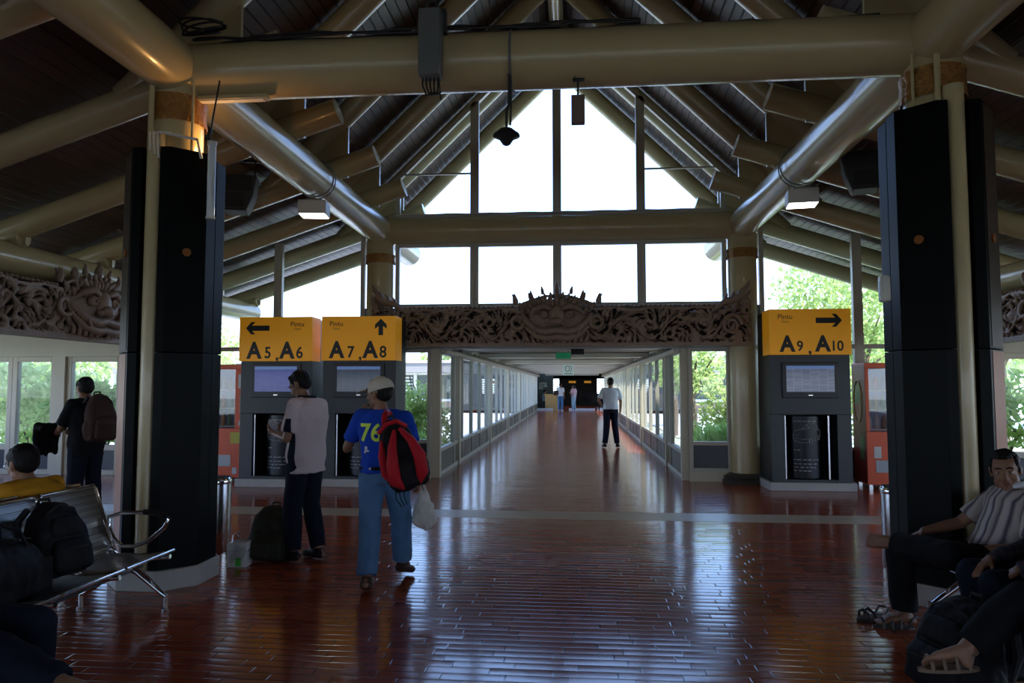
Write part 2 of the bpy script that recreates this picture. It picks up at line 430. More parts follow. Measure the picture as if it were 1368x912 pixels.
# side bays of the facade: tall glazing with a transom, cut under the low roof
def side_bay(x0, x1):
    g = sgroup(wname()); y = GY; w = .07
    z0 = lambda x: zl(x)+.16
    a, c = sorted((x0, x1)); b = B()
    b.box(a, a+w, y-.04, y+.04, 0, z0(a)).box(c-w, c, y-.04, y+.04, 0, z0(c))
    b.box(a+w, c-w, y-.035, y+.035, 0, .09).box(a+w, c-w, y-.035, y+.035, 2.10, 2.17).box(a+w, c-w, y-.035, y+.035, .5, .56)
    b.done('window_frame', 'frame_paint', g)
    B().box(a+w, c-w, y-.02, y+.02, .09, .5).done('lower_panel', 'dark_panel', g)
    B().prism([(a+w, .56), (c-w, .56), (c-w, z0(c)), (a+w, z0(a))], y-.003, y+.003, 'y').done('pane', 'glass', g)
for sgn in (-1, 1):
    side_bay(sgn*3.22, sgn*4.72); side_bay(sgn*4.72, sgn*6.15)
# aisle windows beyond the outer header tubes
aw = [-11.3, -9.45, -8.65, -8.45, -7.45, -6.35]
for a, c in zip(aw, aw[1:]):
    if c-a > .3: rect_window(wname(), a, c, 0.0, 2.02, w=.09, d=.1, fm='pale_paint', panel=.42)
    else: struct('trim_11', B().box(a, c, GY-.1, GY+.1, 0, 2.02), 'pale_paint')
for a, c in [(6.35, 7.6), (7.6, 9.4), (9.4, 11.3)]:
    rect_window(wname(), a, c, 0.0, 2.02, w=.09, d=.1, fm='pale_paint', panel=.42)
b = B()
for sgn in (-1, 1):
    b.box(min(sgn*6.25, sgn*11.5), max(sgn*6.25, sgn*11.5), GY-.1, GY+.1, 2.02, 2.85)
struct('wall_front', b, 'pale_paint')
# small fixed windows between the corridor and the round columns
for sgn in (-1, 1):
    a, c = sorted((sgn*2.10, sgn*2.76))
    rect_window(wname(), a, c, .15, 2.13, y=11.68, w=.06, fm='frame_paint', panel=.42)
    struct('trim_12' if sgn < 0 else 'trim_13', B().box(a, c, 11.62, 11.74, 0, .15), 'pale_paint')

# ---- corridor (link bridge): glazed sides, low ceiling with cross beams
CX0, CX1, CY0, CY1 = -2.03, 2.06, 11.72, 43.6
ys = [11.72, 13.76, 18.95, 24.1, 29.25, 34.4, 39.5, 43.6]
mat('corr_ceiling', (.16, .13, .085), .6, var=.08)
struct('ceiling_corridor', B().box(CX0-.25, CX1+.25, 11.7, 44, 2.32, 2.42), 'corr_ceiling')
b = B(); y = 12.5
for y in (13.4, 17.2, 21.8, 26.4, 31.0, 35.6, 40.2): b.box(CX0, CX1, y, y+.42, 2.20, 2.30)
for y in (15.4, 19.6, 24.2, 28.8, 33.4, 38.0): b.box(CX0, CX1, y, y+.12, 2.25, 2.32)
struct('trim_14', b, 'white_paint')
for sgn, X, n in ((-1, CX0, 'trim_15'), (1, CX1, 'trim_16')):
    b = B().tube([(X-sgn*.13, 11.75, 2.10), (X-sgn*.13, 43.5, 2.10)], .05, 12); b.box(min(X, X+sgn*.2), max(X, X+sgn*.2), 11.75, 43.6, 2.12, 2.34)
    y = 12.1
    while y < 43: b.box(min(X-sgn*.18, X), max(X-sgn*.18, X), y, y+.05, 2.10, 2.2); y += .64
    struct(n, b, 'frame_paint')
def corr_bay(X, y0, y1, nm, n):
    g = sgroup(nm); w = .05
    def bb(b, ya, yb, za, zb, d=.06): b.box(X-d/2, X+d/2, ya, yb, za, zb)
    b = B(); bb(b, y0, y0+.14, 0, 2.14, .15); b.done('post', 'pale_paint', g, bevel=.008)
    b = B(); bb(b, y0+.14, y1, 0, .07, .08); bb(b, y0+.14, y1, .40, .46, .08); bb(b, y0+.14, y1, 2.06, 2.12, .08)
    cells = []
    L = y1-(y0+.14)
    if n == 1:
        edges = [y0+.14, y0+.42, y1]
        if L < 2.2: edges = [y0+.14, y1-.35, y1]
    else:
        door = .5
        edges = [y0+.14, y0+.14+door]+[y0+.14+door+(L-door-.5)*k/3 for k in (1, 2, 3)]+[y1]
    for e_ in edges[1:-1]: bb(b, e_-w/2, e_+w/2, .07, 2.06, .08)
    b.done('window_frame', 'frame_paint', g)
    for ya, yb in zip(edges, edges[1:]):
        b = B(); bb(b, ya+w/2, yb-w/2, .07, .40, .02); b.done('lower_panel', 'corr_panel', g)
        b = B(); bb(b, ya+w/2, yb-w/2, .46, 2.06, .006); b.done('pane', 'glass', g)
mat('corr_panel', (.16, .135, .11), .6, var=.1)
for X in (CX0, CX1):
    for i, (a, c) in enumerate(zip(ys, ys[1:])): corr_bay(X, a, c, wname(), 1 if i == 0 else 3)
# ---- room at the far end of the corridor
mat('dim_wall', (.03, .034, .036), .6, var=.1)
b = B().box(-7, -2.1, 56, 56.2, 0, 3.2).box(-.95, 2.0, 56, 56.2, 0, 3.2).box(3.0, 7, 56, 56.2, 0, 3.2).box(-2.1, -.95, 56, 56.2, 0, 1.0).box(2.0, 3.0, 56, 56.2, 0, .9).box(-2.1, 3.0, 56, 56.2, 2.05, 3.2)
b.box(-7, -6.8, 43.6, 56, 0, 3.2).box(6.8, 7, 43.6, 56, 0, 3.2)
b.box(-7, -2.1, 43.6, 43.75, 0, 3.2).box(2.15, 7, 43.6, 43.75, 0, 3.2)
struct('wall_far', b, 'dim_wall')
for a_, c_, z_ in ((-2.1, -.95, 1.0), (2.0, 3.0, .9)):
    g = sgroup(wname()); b = B()
    for k in range(6): b.box(a_, c_, 55.98, 56.1, z_+.06+k*.18, z_+.115+k*.18)
    b.done('louvre', 'grey_wall', g); B().box(a_, c_, 56.1, 56.11, z_, 2.05).done('pane', 'glass', g)
struct('ceiling_far', B().box(-7, 7, 43.6, 56.2, 2.9, 3.05), 'grey_wall')
struct('floor_far', B().box(-7, 7, 44, 56.2, -.12, 0), 'floor')
# ================================================================ COLUMNS
def arc_band(b, r0, r1, z0, z1, n=40):
    return b.lathe([(r0, z0), (r1, z0), (r1, z1), (r0, z1), (r0, z0)], n=n, cap=False)
def gold_band(r, z0, z1, t):
    b = B(); n, k = 72, 7; rings = []
    for i in range(k+1):
        z = z0+(z1-z0)*i/k
        rings.append([b.bm.verts.new(((r+.012+.010*noise.noise(Vector((8*math.cos(2*PI*j/n), 8*math.sin(2*PI*j/n), z*40)))+(.008 if i in (0, 1, k-1, k) and j % 3 == 0 else 0))*math.cos(2*PI*j/n),
                                      (r+.012+.010*noise.noise(Vector((8*math.cos(2*PI*j/n), 8*math.sin(2*PI*j/n), z*40+3)))+(.008 if i in (0, 1, k-1, k) and j % 3 == 0 else 0))*math.sin(2*PI*j/n), z)) for j in range(n)])
    for a, c in zip(rings, rings[1:]):
        for j in range(n): b.bm.faces.new((a[j], a[(j+1)%n], c[(j+1)%n], c[j]))
    b.done('carved_gilt_band', 'gold', t)
def clad_column(sgn):
    lab = ('black clad column with a strip light clipped to its side, behind the steel bench' if sgn < 0
           else 'black clad column behind the man in the striped shirt')
    t = thing('clad_column', lab, 'column', (sgn*2.96, 5.46, 0))
    B().cyl((0, 0, .1), (0, 0, 4.12), .2, 40).done('round_shaft', 'beige_paint', t)
    gold_band(.205, 3.63, 3.85, t)
    w, s, g = .345, .145, .07
    top = 3.36 if sgn < 0 else 3.52
    for qx in (-1, 1):
        for qy in (-1, 1):
            tp = top + (.0 if qy < 0 else -.02)
            poly = [(qx*g, qy*w), (qx*s, qy*w), (qx*w, qy*s), (qx*w, qy*.002), (qx*.215, qy*.002), (qx*.215, qy*.07), (qx*g, qy*.215)]
            p = B().prism(poly, 1.775, tp).done('upper_cladding', 'black_gloss', t, smooth=0, bevel=.004)
            B().prism(poly, .14, 1.77).done('lower_cladding', 'black_satin', t, smooth=0, bevel=.004)
            mx_, my_ = qx*(s+w)/2, qy*(s+w)/2
            nrm = Vector((qx, qy, 0)).normalized()
            d0 = Vector((mx_, my_, 2.55))
            B().cyl(d0-nrm*.005, d0+nrm*.014, .032, 20).done('fixing_disc', 'bronze_and_reflection', p)
    q = sgn; e_ = .004   # added brown sheets paint a warm floor reflection onto the outer front chamfer
    for za, zb, m_ in ((.16, 1.76, 'bronze_and_reflection'), (1.79, top-.02, 'dark_reflection')):
        B().prism([(q*(s+.03), -w-e_+.03), (q*(w-.01), -s-e_-.01), (q*(w-.01), -s+.01), (q*(s+.03), -w+.04)], za, zb).done('chamfer_reflection', m_, t, smooth=0)
    for qx, qy in ((0, -1), (0, 1)):
        B().cyl((qx*.285, qy*.285, .1), (qx*.285, qy*.285, top+.12), .066, 20).done('downpipe', 'beige_paint', t)
    b = B(); W, S_ = .37, .16
    b.prism([(S_, -W), (W, -S_), (W, S_), (S_, W), (-S_, W), (-W, S_), (-W, -S_), (-S_, -W)], 0, .15)
    b.done('stone_plinth', 'stone_light', t, bevel=.006)
    # rain pipe and cable runs at the head
    B().tube([(-.08, -.24, 3.30), (-.08, -.24, 3.98)], .022, 10).tube([(sgn*-.2, -.13, 3.3), (sgn*-.2, -.13, 3.95)], .012, 8).done('conduit', 'beige_paint', t)
    if sgn < 0:
        b = B()
        for k in range(3): b.tube([(.03+.03*k, -.25, 3.5), (.03+.03*k, -.425, 3.44), (.04+.035*k, -.43, 3.30-.03*k)], .008, 6)
        b.tube([(.0, -.25, 3.47), (.1, -.4, 3.45), (.34, -.3, 3.42), (.36, -.27, 3.28)], .012, 6)
        b.done('cable', 'offwhite_plastic', t)
    return t
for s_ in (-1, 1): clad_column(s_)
def plain_column(sgn):
    t = thing('round_column', 'plain round cream column at the %s end of the carved lintel over the corridor mouth' % ('kiosk-crowded' if sgn < 0 else 'single-kiosk'), 'column', (sgn*2.96, 11.6, 0))
    B().cyl((0, 0, 0), (0, 0, 4.12), .225, 40).done('round_shaft', 'beige_paint', t)
    gold_band(.228, 3.55, 3.70, t)
    b = B().lathe([(.36, 0), (.37, .04), (.33, .07), (.35, .10), (.26, .15), (.232, .16)], n=28)
    b.done('carved_foot', 'dark_stone', t)
for s_ in (-1, 1): plain_column(s_)

# ================================================================ CARVED LINTELS (pierced scrollwork with a guardian mask)
def scroll_sheet(W, H, top, seed, cell=.115):
    """pierced relief sheet in local x (across) / z (up), facing -y"""
    st = .0125; nx = int(W/st); nz = int((H+.45)/st)
    X, Z = np.meshgrid(np.linspace(-W/2, W/2, nx+1), np.linspace(0, nz*st, nz+1), indexing='ij')
    rng = np.random.RandomState(seed)
    # swirl the plane round scroll centres, then take ridges between cells
    U, V = X.copy(), Z.copy()
    for k in range(int(W/.42)):
        cx = -W/2+.21+k*.42; cz = .26+.10*(-1)**k
        dx, dz = U-cx, V-cz; r = np.hypot(dx, dz); a = 2.6*np.exp(-(r/.2)**2)*(-1)**k
        U, V = cx+dx*np.cos(a)-dz*np.sin(a), cz+dx*np.sin(a)+dz*np.cos(a)
    gx, gz = int(W/cell)+3, int((H+.5)/cell)+3
    F1 = np.full(X.shape, 9.); F2 = F1.copy()
    for i in range(-1, gx):
        for j in range(-1, gz):
            px = -W/2+(i+rng.rand())*cell; pz = (j+rng.rand())*cell
            d = np.hypot(U-px, (V-pz)*1.1)
            F2 = np.minimum(F2, np.maximum(F1, d)); F1 = np.minimum(F1, d)
    e = (F2-F1)/cell
    h = np.clip(1-e/.46, 0, 1)**.6*.055
    rim = np.zeros_like(h)
    T = np.vectorize(top)(X)
    rim = np.where((Z < .045) | ((Z > T-.05) & (Z < T)), .05, 0)
    # long sweeping stems
    stem = .27+.17*np.sin(X*2*PI/.84)
    sd = np.abs(Z-stem); h = np.maximum(h, np.clip(1-(sd/.024)**2, 0, 1)**.5*.062)
    h = np.maximum(h, rim)
    keep = (h > .012) & (Z <= T) 
    b = B(); idx = {}
    def V_(i, j):
        if (i, j) not in idx: idx[(i, j)] = b.bm.verts.new((X[i, j], -h[i, j], Z[i, j]))
        return idx[(i, j)]
    for i in range(nx):
        for j in range(nz):
            if keep[i, j] and keep[i+1, j] and keep[i, j+1] and keep[i+1, j+1]:
                b.bm.faces.new((V_(i, j), V_(i+1, j), V_(i+1, j+1), V_(i, j+1)))
    return b
def leaf_spike(b, c, h, w, lean=0, y=-.05):
    c = Vector(c)
    pts = [c+Vector((0, y, 0)), c+Vector((lean*.3, y-.02, h*.45)), c+Vector((lean*.75, y-.03, h*.8)), c+Vector((lean, y-.01, h))]
    b.tube(pts, [w*.55, w*.6, w*.3, .004], 8)
def lintel(name_label, W, loc, rz, seed, mirror_curl=True):
    t = thing('carved_lintel', name_label, 'carving', loc, rz)
    H = .60
    def top(x):
        a = abs(x); z = H+.02*math.sin(a*9)
        if a < .62: z = max(z, .66+.16*math.cos(a/.62*PI/2))
        if a > W/2-.55: z = max(z, H+.02+.30*((a-(W/2-.55))/.55)**1.4+.02*math.sin(a*40))
        return z
    sh = scroll_sheet(W, H, top, seed)
    o = sh.done('scrollwork', 'carved', t, noflip=True, smooth=60)
    so = o.modifiers.new('thick', 'SOLIDIFY'); so.thickness = .035; so.offset = 0
    B().box(-W/2+.02, W/2-.02, .05, .12 if W > 5.8 else .36, .02, H-.02).done('backing_board', 'carved_dark', t)
    if W < 5.8: B().box(-W/2+.3, W/2-.3, .24, .34, H-.02, H+.12).done('fixing_rail', 'carved_dark', t)
    b = B().box(-W/2, W/2, -.09, .12, -.02, .015)
    n = int(W/.075)
    for i in range(n):
        x = -W/2+.04+i*.075
        if abs(x) > .66 and abs(x) < W/2-.5: b.ball((x, -.055, H+.012), (.028, .03, .022), n=8, m=5)
    b.done('beaded_rail', 'carved', t)
    # mask
    m = B()
    m.ball((0, .0, .36), (.50, .13, .30), n=36, m=18)                 # face bulge
    m.ball((0, .0, .20), (.40, .17, .17), n=32, m=14)                 # jaw
    m.ball((0, -.12, .45), (.13, .10, .19)); m.ball((0, -.19, .36), (.10, .085, .075))   # nose
    for s in (-1, 1):
        m.ball((s*.09, -.17, .335), (.055, .05, .045))
        m.tube([(s*.06, -.14, .56), (s*.2, -.15, .62), (s*.36, -.1, .56), (s*.44, -.03, .46)], [.03, .05, .04, .015], 10)     # brow
        m.tube([(0, -.185, .235), (s*.16, -.19, .20), (s*.33, -.16, .24), (s*.47, -.1, .37), (s*.56, -.04, .50)], [.05, .06, .058, .05, .03], 12)   # wide upper lip
        m.tube([(0, -.175, .12), (s*.16, -.175, .10), (s*.34, -.14, .15), (s*.5, -.08, .30)], [.045, .05, .045, .03], 12)    # lower lip
        m.tube([(s*.30, -.14, .20), (s*.33, -.22, .16), (s*.36, -.2, .27)], [.03, .025, .006], 8)                      # fang
        m.tube([(s*.62+.10*math.cos(a), -.06-.01*a, .36+.10*math.sin(a)) for a in [i*PI/6 for i in range(12)]], .03, 8, closed=True)   # ear ring
        for k in range(5): leaf_spike(m, (s*(.1+.09*k), 0, .02+.01*k), .12, .05, s*.05, y=-.13+.012*k)
    m.done('guardian_mask', 'carved', t, smooth=60)
    e = B()
    for s in (-1, 1): e.ball((s*.20, -.135, .475), (.075, .06, .07)); e.ball((s*.20, -.195, .475), (.025, .02, .025))
    e.done('bulging_eye', 'carved', t, smooth=60)
    c = B()
    for i in range(-6, 7):
        a = i/6*1.15
        for k, rr in enumerate((.30, .42, .52)):
            if k == 2 and i % 2: continue
            x, z = math.sin(a)*rr*(1.15), .42+math.cos(a)*rr*.92
            if z > .56: leaf_spike(c, (x, 0, z-.05), .10+.03*(k == 2), .05, math.sin(a)*.06, y=-.03-.03*(2-k))
    for i in range(-3, 4):
        c.tube([(i*.07, -.06, .62), (i*.11, -.09, .74), (i*.10, -.06, .84-.03*abs(i))], [.05, .04, .008], 8)
    leaf_spike(c, (0, 0, .80), .20, .08, 0)
    for s in (-1, 1):
        for x, h in ((.40, .22), (.66, .17)): 
            leaf_spike(c, (s*x, .02, .66), h, .075, s*.02); c.ball((s*x, -.02, .70), (.05, .05, .055), n=10, m=6)
            c.tube([(s*x, -.03, .72), (s*(x+.04), -.03, .80), (s*(x+.06), -.03, .82)], [.03, .02, .004], 6)
    c.done('flame_crest', 'carved', t, smooth=60)
    # curled beasts at the two ends
    d = B()
    for s in (-1, 1):
        x0 = s*(W/2-.30)
        sp = [(x0+s*.16*(1-.8*q)*math.cos(q*11), -.09+.02*q, .30+.17*(1-.8*q)*math.sin(q*11)) for q in [i/26 for i in range(27)]]
        d.tube(sp, [.035-.02*i/26 for i in range(27)], 8)
        d.tube([(x0-s*.3, -.06, .5), (x0-s*.1, -.09, .66), (x0+s*.12, -.09, .72), (x0+s*.26, -.06, .90), (x0+s*.30, -.03, 1.0)], [.02, .05, .06, .045, .01], 10)
        for k in range(4): leaf_spike(d, (x0-s*.1+s*.11*k, 0, .66+.05*k), .13, .05, s*.05)
    d.done('end_scroll', 'carved', t, smooth=60)
    return t
lintel('brown carved lintel with a crowned mask spanning the mouth of the glazed corridor', 6.0, (0, 11.30, 2.16), 0, 3)
lintel('pierced carved lintel with a pale nosed mask under the side header tube, left of the black clad column with the strip light', 5.6, (-5.86, 8.55, 2.10), PI/2, 11)
lintel('pierced carved lintel glimpsed behind the clad column, above the striped shirt man', 5.6, (5.86, 8.55, 2.10), -PI/2, 12)

# ================================================================ HALL FIXTURES
def floodlight(sgn):
    t = thing('floodlight', 'square floodlight, lit, clamped under the %s header tube' % ('left-side' if sgn < 0 else 'right-side'), 'lamp', (sgn*2.93, 8.45, 3.62), -sgn*.15)
    t['label'] = 'lit square floodlight clamped under the header tube on the %s kiosk side' % ('two-' if sgn < 0 else 'one-')
    B().box(-.17, .17, -.14, .14, 0, .17).done('housing', 'offwhite_plastic', t, bevel=.012)
    B().box(-.155, .155, -.125, .125, -.006, .0).done('lens', 'lamp_glow', t)
    B().box(-.10, .10, -.03, .03, .17, .21).tube([(0.235*math.cos(a), .0, .48-.0+.235*math.sin(a)) for a in [i*PI/12 for i in range(24)]], .008, 6, closed=True).tube([(0.235*math.cos(a), .12, .48+.235*math.sin(a)) for a in [i*PI/12 for i in range(24)]], .008, 6, closed=True).done('clamp', 'alu_grey', t)
    l = bpy.data.lights.new('floodlight_beam', 'AREA'); l.energy = 3; l.size = .28; l.color = (1, .96, .88)
    lo = bpy.data.objects.new('floodlight_beam', l); COL.objects.link(lo); lo.parent = t; lo.location = (0, 0, -.02)
for s_ in (-1, 1): floodlight(s_)
def stage_speaker(x, y, z, lab, rz):
    t = thing('hanging_speaker', lab, 'speaker', (x, y, z), rz)
    b = B(); b.prism([(-.24, .22), (.24, .22), (.20, -.02), (.13, -.2), (-.13, -.2), (-.20, -.02)], -.14, .16, 'y')
    b.done('cabinet', 'black_matt', t, bevel=.015)
    B().box(-.11, .11, -.15, -.14, -.16, .0).box(-.19, .19, -.15, -.14, .03, .2).done('grille', 'black_rubber', t)
    B().bar((-.2, 0, .2), (-.2, 0, .42), .03, .02).bar((.2, 0, .2), (.2, 0, .42), .03, .02).bar((-.26, 0, .42), (.26, 0, .42), .03, .03).done('bracket', 'black_matt', t)
stage_speaker(-3.66, 7.9, 3.74, 'black hanging speaker under the low roof beside the left floodlight', .3)
stage_speaker(3.42, 7.9, 3.82, 'black hanging speaker under the low roof near the one-kiosk side floodlight', -.3)
t = thing('column_speaker', 'tall grey speaker box strapped to the face of the front cross beam', 'speaker', (-.80, 5.19, 3.85))
B().box(-.085, .085, -.07, .07, 0, .52).done('cabinet', 'grey_box', t, bevel=.012)
B().box(-.03, .1, .07, .15, .40, .58).box(-.05, .05, .06, .1, .1, .45).done('bracket', 'dark_panel', t)
b = B()
for k in range(5): b.tube([(-.06+.03*k, 0, .01), (-.06+.03*k, -.01, -.06), (-.04+.02*k, .05, -.11), (-.02+.02*k, .10, -.07)], .007, 6)
b.tube([(.06, .02, 0), (.07, .03, -.12), (.075, .03, -.16)], .006, 6).tube([(-.05, 0, .52), (-.03, 0, .60), (.03, .02, .61), (.07, .08, .5)], .010, 6)
b.done('cable', 'cable_black', t)
t = thing('horn_speaker', 'dark bell-shaped horn on a rod below the front cross beam', 'speaker', (-.235, 5.34, 3.47))
B().lathe([(.018, .03), (.05, .02), (.085, -.01), (.10, -.02), (.105, -.035), (.06, -.055), (.03, -.10), (.012, -.11)], (0, 0, 0), 24).done('horn', 'black_matt', t)
B().tube([(0, 0, .02), (0, 0, .16), (.02, 0, .22), (.02, 0, .46)], .010, 8).tube([(.03, 0, .05), (.035, 0, .25), (.03, 0, .46)], .008, 6).done('rod', 'black_matt', t)
B().tube([(.03, .16+.235*math.cos(a), .62+.235*math.sin(a)) for a in [i*PI/12 for i in range(24)]], .010, 6, closed=True).done('strap', 'grey_box', t)
t = thing('box_speaker', 'small brown box hanging from the front cross beam against the bright gable', 'speaker', (.315, 5.38, 3.53))
B().box(-.052, .052, -.04, .04, 0, .215).done('cabinet', 'box_brown' if 'box_brown' in MATS else mat('box_brown', (.15, .10, .08), .6), t, bevel=.006)
B().box(-.008, .008, -.008, .008, .21, .36).box(-.04, .05, -.02, .02, .34, .352).box(-.03, -.02, -.02, .02, .33, .37).done('bracket', 'black_matt', t)
t = thing('strip_light', 'clear plastic strip light fixed upright on the clad column behind the bench', 'lamp', (-2.515, 5.19, 2.80))
B().cyl((0, 0, .02), (0, 0, .58), .030, 16).done('tube_cover', mat('clear_plastic', (.62, .66, .70), .12, var=.05), t)
B().cyl((0, 0, 0), (0, 0, .02), .035, 16).done('end_cap', 'offwhite_plastic', t); B().cyl((0, 0, .58), (0, 0, .61), .035, 16).done('end_cap', 'offwhite_plastic', t)
tag(B().tube([(-2.55, 5.2, 3.4), (-2.52, 5.2, 3.6), (-2.5, 5.25, 3.92)], .007, 6).done('power_cord', 'cable_black'), 'thin black cord running up from the strip light on the clad column', 'cord')
t = thing('batten_light', 'slim unlit batten light tucked under the end of the front cross beam', 'lamp', (-2.48, 5.42, 3.83))
B().box(-.30, .30, -.04, .04, 0, .035).done('housing', 'beige_paint', t, bevel=.004)
B().box(-.27, .27, -.03, .03, -.008, 0).done('diffuser', 'offwhite_plastic', t)
t = thing('wall_socket', 'small pale box fixed on the flank of the clad column behind the striped shirt man', 'socket', (2.50, 5.28, 2.12))
B().box(-.035, .035, -.02, .05, 0, .19).done('housing', 'offwhite_plastic', t, bevel=.015)
B().box(-.037, -.035, 0, .03, .04, .15).done('cover', 'alu_grey', t)
tag(B().tube([(-2.7+5.4*i/30, 11.40, zt+.225+.012*abs(math.sin(i*.9))) for i in range(31)], .012, 6).done('cable', 'offwhite_plastic'), 'pale cable lying along the top of the rear cross beam under the gable glazing', 'cable')
t = thing('uplight', 'small warm uplight perched on the cladding of the bench-side column', 'lamp', (-2.76, 5.60, 3.345))
B().cyl((0, 0, 0), (0, 0, .05), .03, 16).done('housing', 'black_matt', t)
B().ball((0, 0, .055), (.024, .024, .02)).done('bulb', mat('warm_bulb', (1, .6, .3), .4, emit=(1, .5, .15, 12)), t)
l = bpy.data.lights.new('uplight_glow', 'POINT'); l.energy = 7; l.color = (1, .50, .16); l.shadow_soft_size = .03
lo = bpy.data.objects.new('uplight_glow', l); COL.objects.link(lo); lo.parent = t; lo.location = (.16, -.1, .13)
# cable bundle on top of the front cross beam
b = B(); rnd = random.Random(4)
for k in range(5):
    pts = []
    for i in range(29):
        x = -2.8+i*(3.6 if k < 3 else 5.4)/28
        pts.append((x, 5.38+.03*k+.015*rnd.uniform(-1, 1), zt+.205+.022*abs(math.sin(x*3+k))+.01*rnd.random()+ (.03 if k == 1 else 0)))
    b.tube(pts, .011, 6)
tag(b.done('cable_bundle', 'cable_black'), 'black cables lying along the top of the front cross beam', 'cables', kind='stuff')
b = B()
for k in range(5):
    b.tube([(-2.72+.14*math.cos(a)*(1+.1*k)*rnd.uniform(.9, 1.1), 5.36+.05*math.sin(a), zt+.27+.02*k+.035*math.sin(a+k)) for a in [i*PI/9 for i in range(18)]], .009, 6, closed=True)
tag(b.done('cable_coil', 'cable_black'), 'loose black coil of cable over the beam joint of the bench-side column', 'cable')

# ================================================================ INFORMATION KIOSKS
mat('kiosk_body', (.016, .022, .027), .4, var=.06)
mat('sign_yellow', (.80, .36, .01), .45, emit=(.85, .36, .008, .16))
mat('sign_ink', (.006, .01, .014), .5)
mat('recess_black', (.006, .006, .008), .4)
mat('poster_black', (.006, .007, .010), .3, var=.3, spec=.3)
mat('poster_ink', (.30, .32, .36), .4)
def screen_mat(name, a, c, hd, strength):
    m = bpy.data.materials.new(name); m.use_nodes = True; MATS[name] = m
    t = m.node_tree; L = t.links.new; N = t.nodes.new; b = t.nodes['Principled BSDF']
    tcn = N('ShaderNodeTexCoord'); br = N('ShaderNodeTexBrick'); mp = N('ShaderNodeMapping'); mp.inputs['Rotation'].default_value = (PI/2, 0, 0)
    L(tcn.outputs['Object'], mp.inputs[0]); L(mp.outputs[0], br.inputs['Vector'])
    br.inputs['Scale'].default_value = 1; br.inputs['Brick Width'].default_value = .12; br.inputs['Row Height'].default_value = .022; br.inputs['Mortar Size'].default_value = .003
    br.offset = 0
    br.inputs['Color1'].default_value = a+(1,); br.inputs['Color2'].default_value = c+(1,); br.inputs['Mortar'].default_value = hd+(1,)
    L(br.outputs['Color'], b.inputs['Emission Color']); b.inputs['Specular IOR Level'].default_value = .3; b.inputs['Emission Strength'].default_value = strength
    b.inputs['Base Color'].default_value = (.01, .012, .02, 1); b.inputs['Roughness'].default_value = .1
screen_mat('screen_blue', (.015, .02, .16), (.03, .035, .20), (.04, .05, .26), .8)
screen_mat('screen_teal', (.018, .026, .05), (.03, .035, .06), (.05, .07, .11), .7)
screen_mat('screen_grey', (.05, .06, .11), (.10, .11, .17), (.15, .19, .28), .8)  # bluish grey puts a pale reflection into this screen's emission colour
CAR = [[(-.17,.0),(-.16,.05),(-.13,.07),(-.06,.085),(-.02,.13),(.05,.145),(.10,.12),(.14,.08),(.17,.065),(.175,.02),(.15,-.01),(.10,-.02),(.0,-.045),(-.08,-.05),(-.15,-.03),(-.17,0)],
       [(-.055,.083),(.0,.09),(.09,.085),(.13,.075)], [(-.015,.125),(.02,.09)], [(-.165,.03),(-.12,.02),(-.10,.035)], [(-.14,-.005),(-.05,-.015),(.02,-.01)]]
def circ(cx, cy, r, n=10): return [(cx+r*.7*math.cos(2*PI*i/n), cy+r*math.sin(2*PI*i/n)) for i in range(n+1)]
CAR += [circ(.03, -.035, .028), circ(.14, .0, .024)]
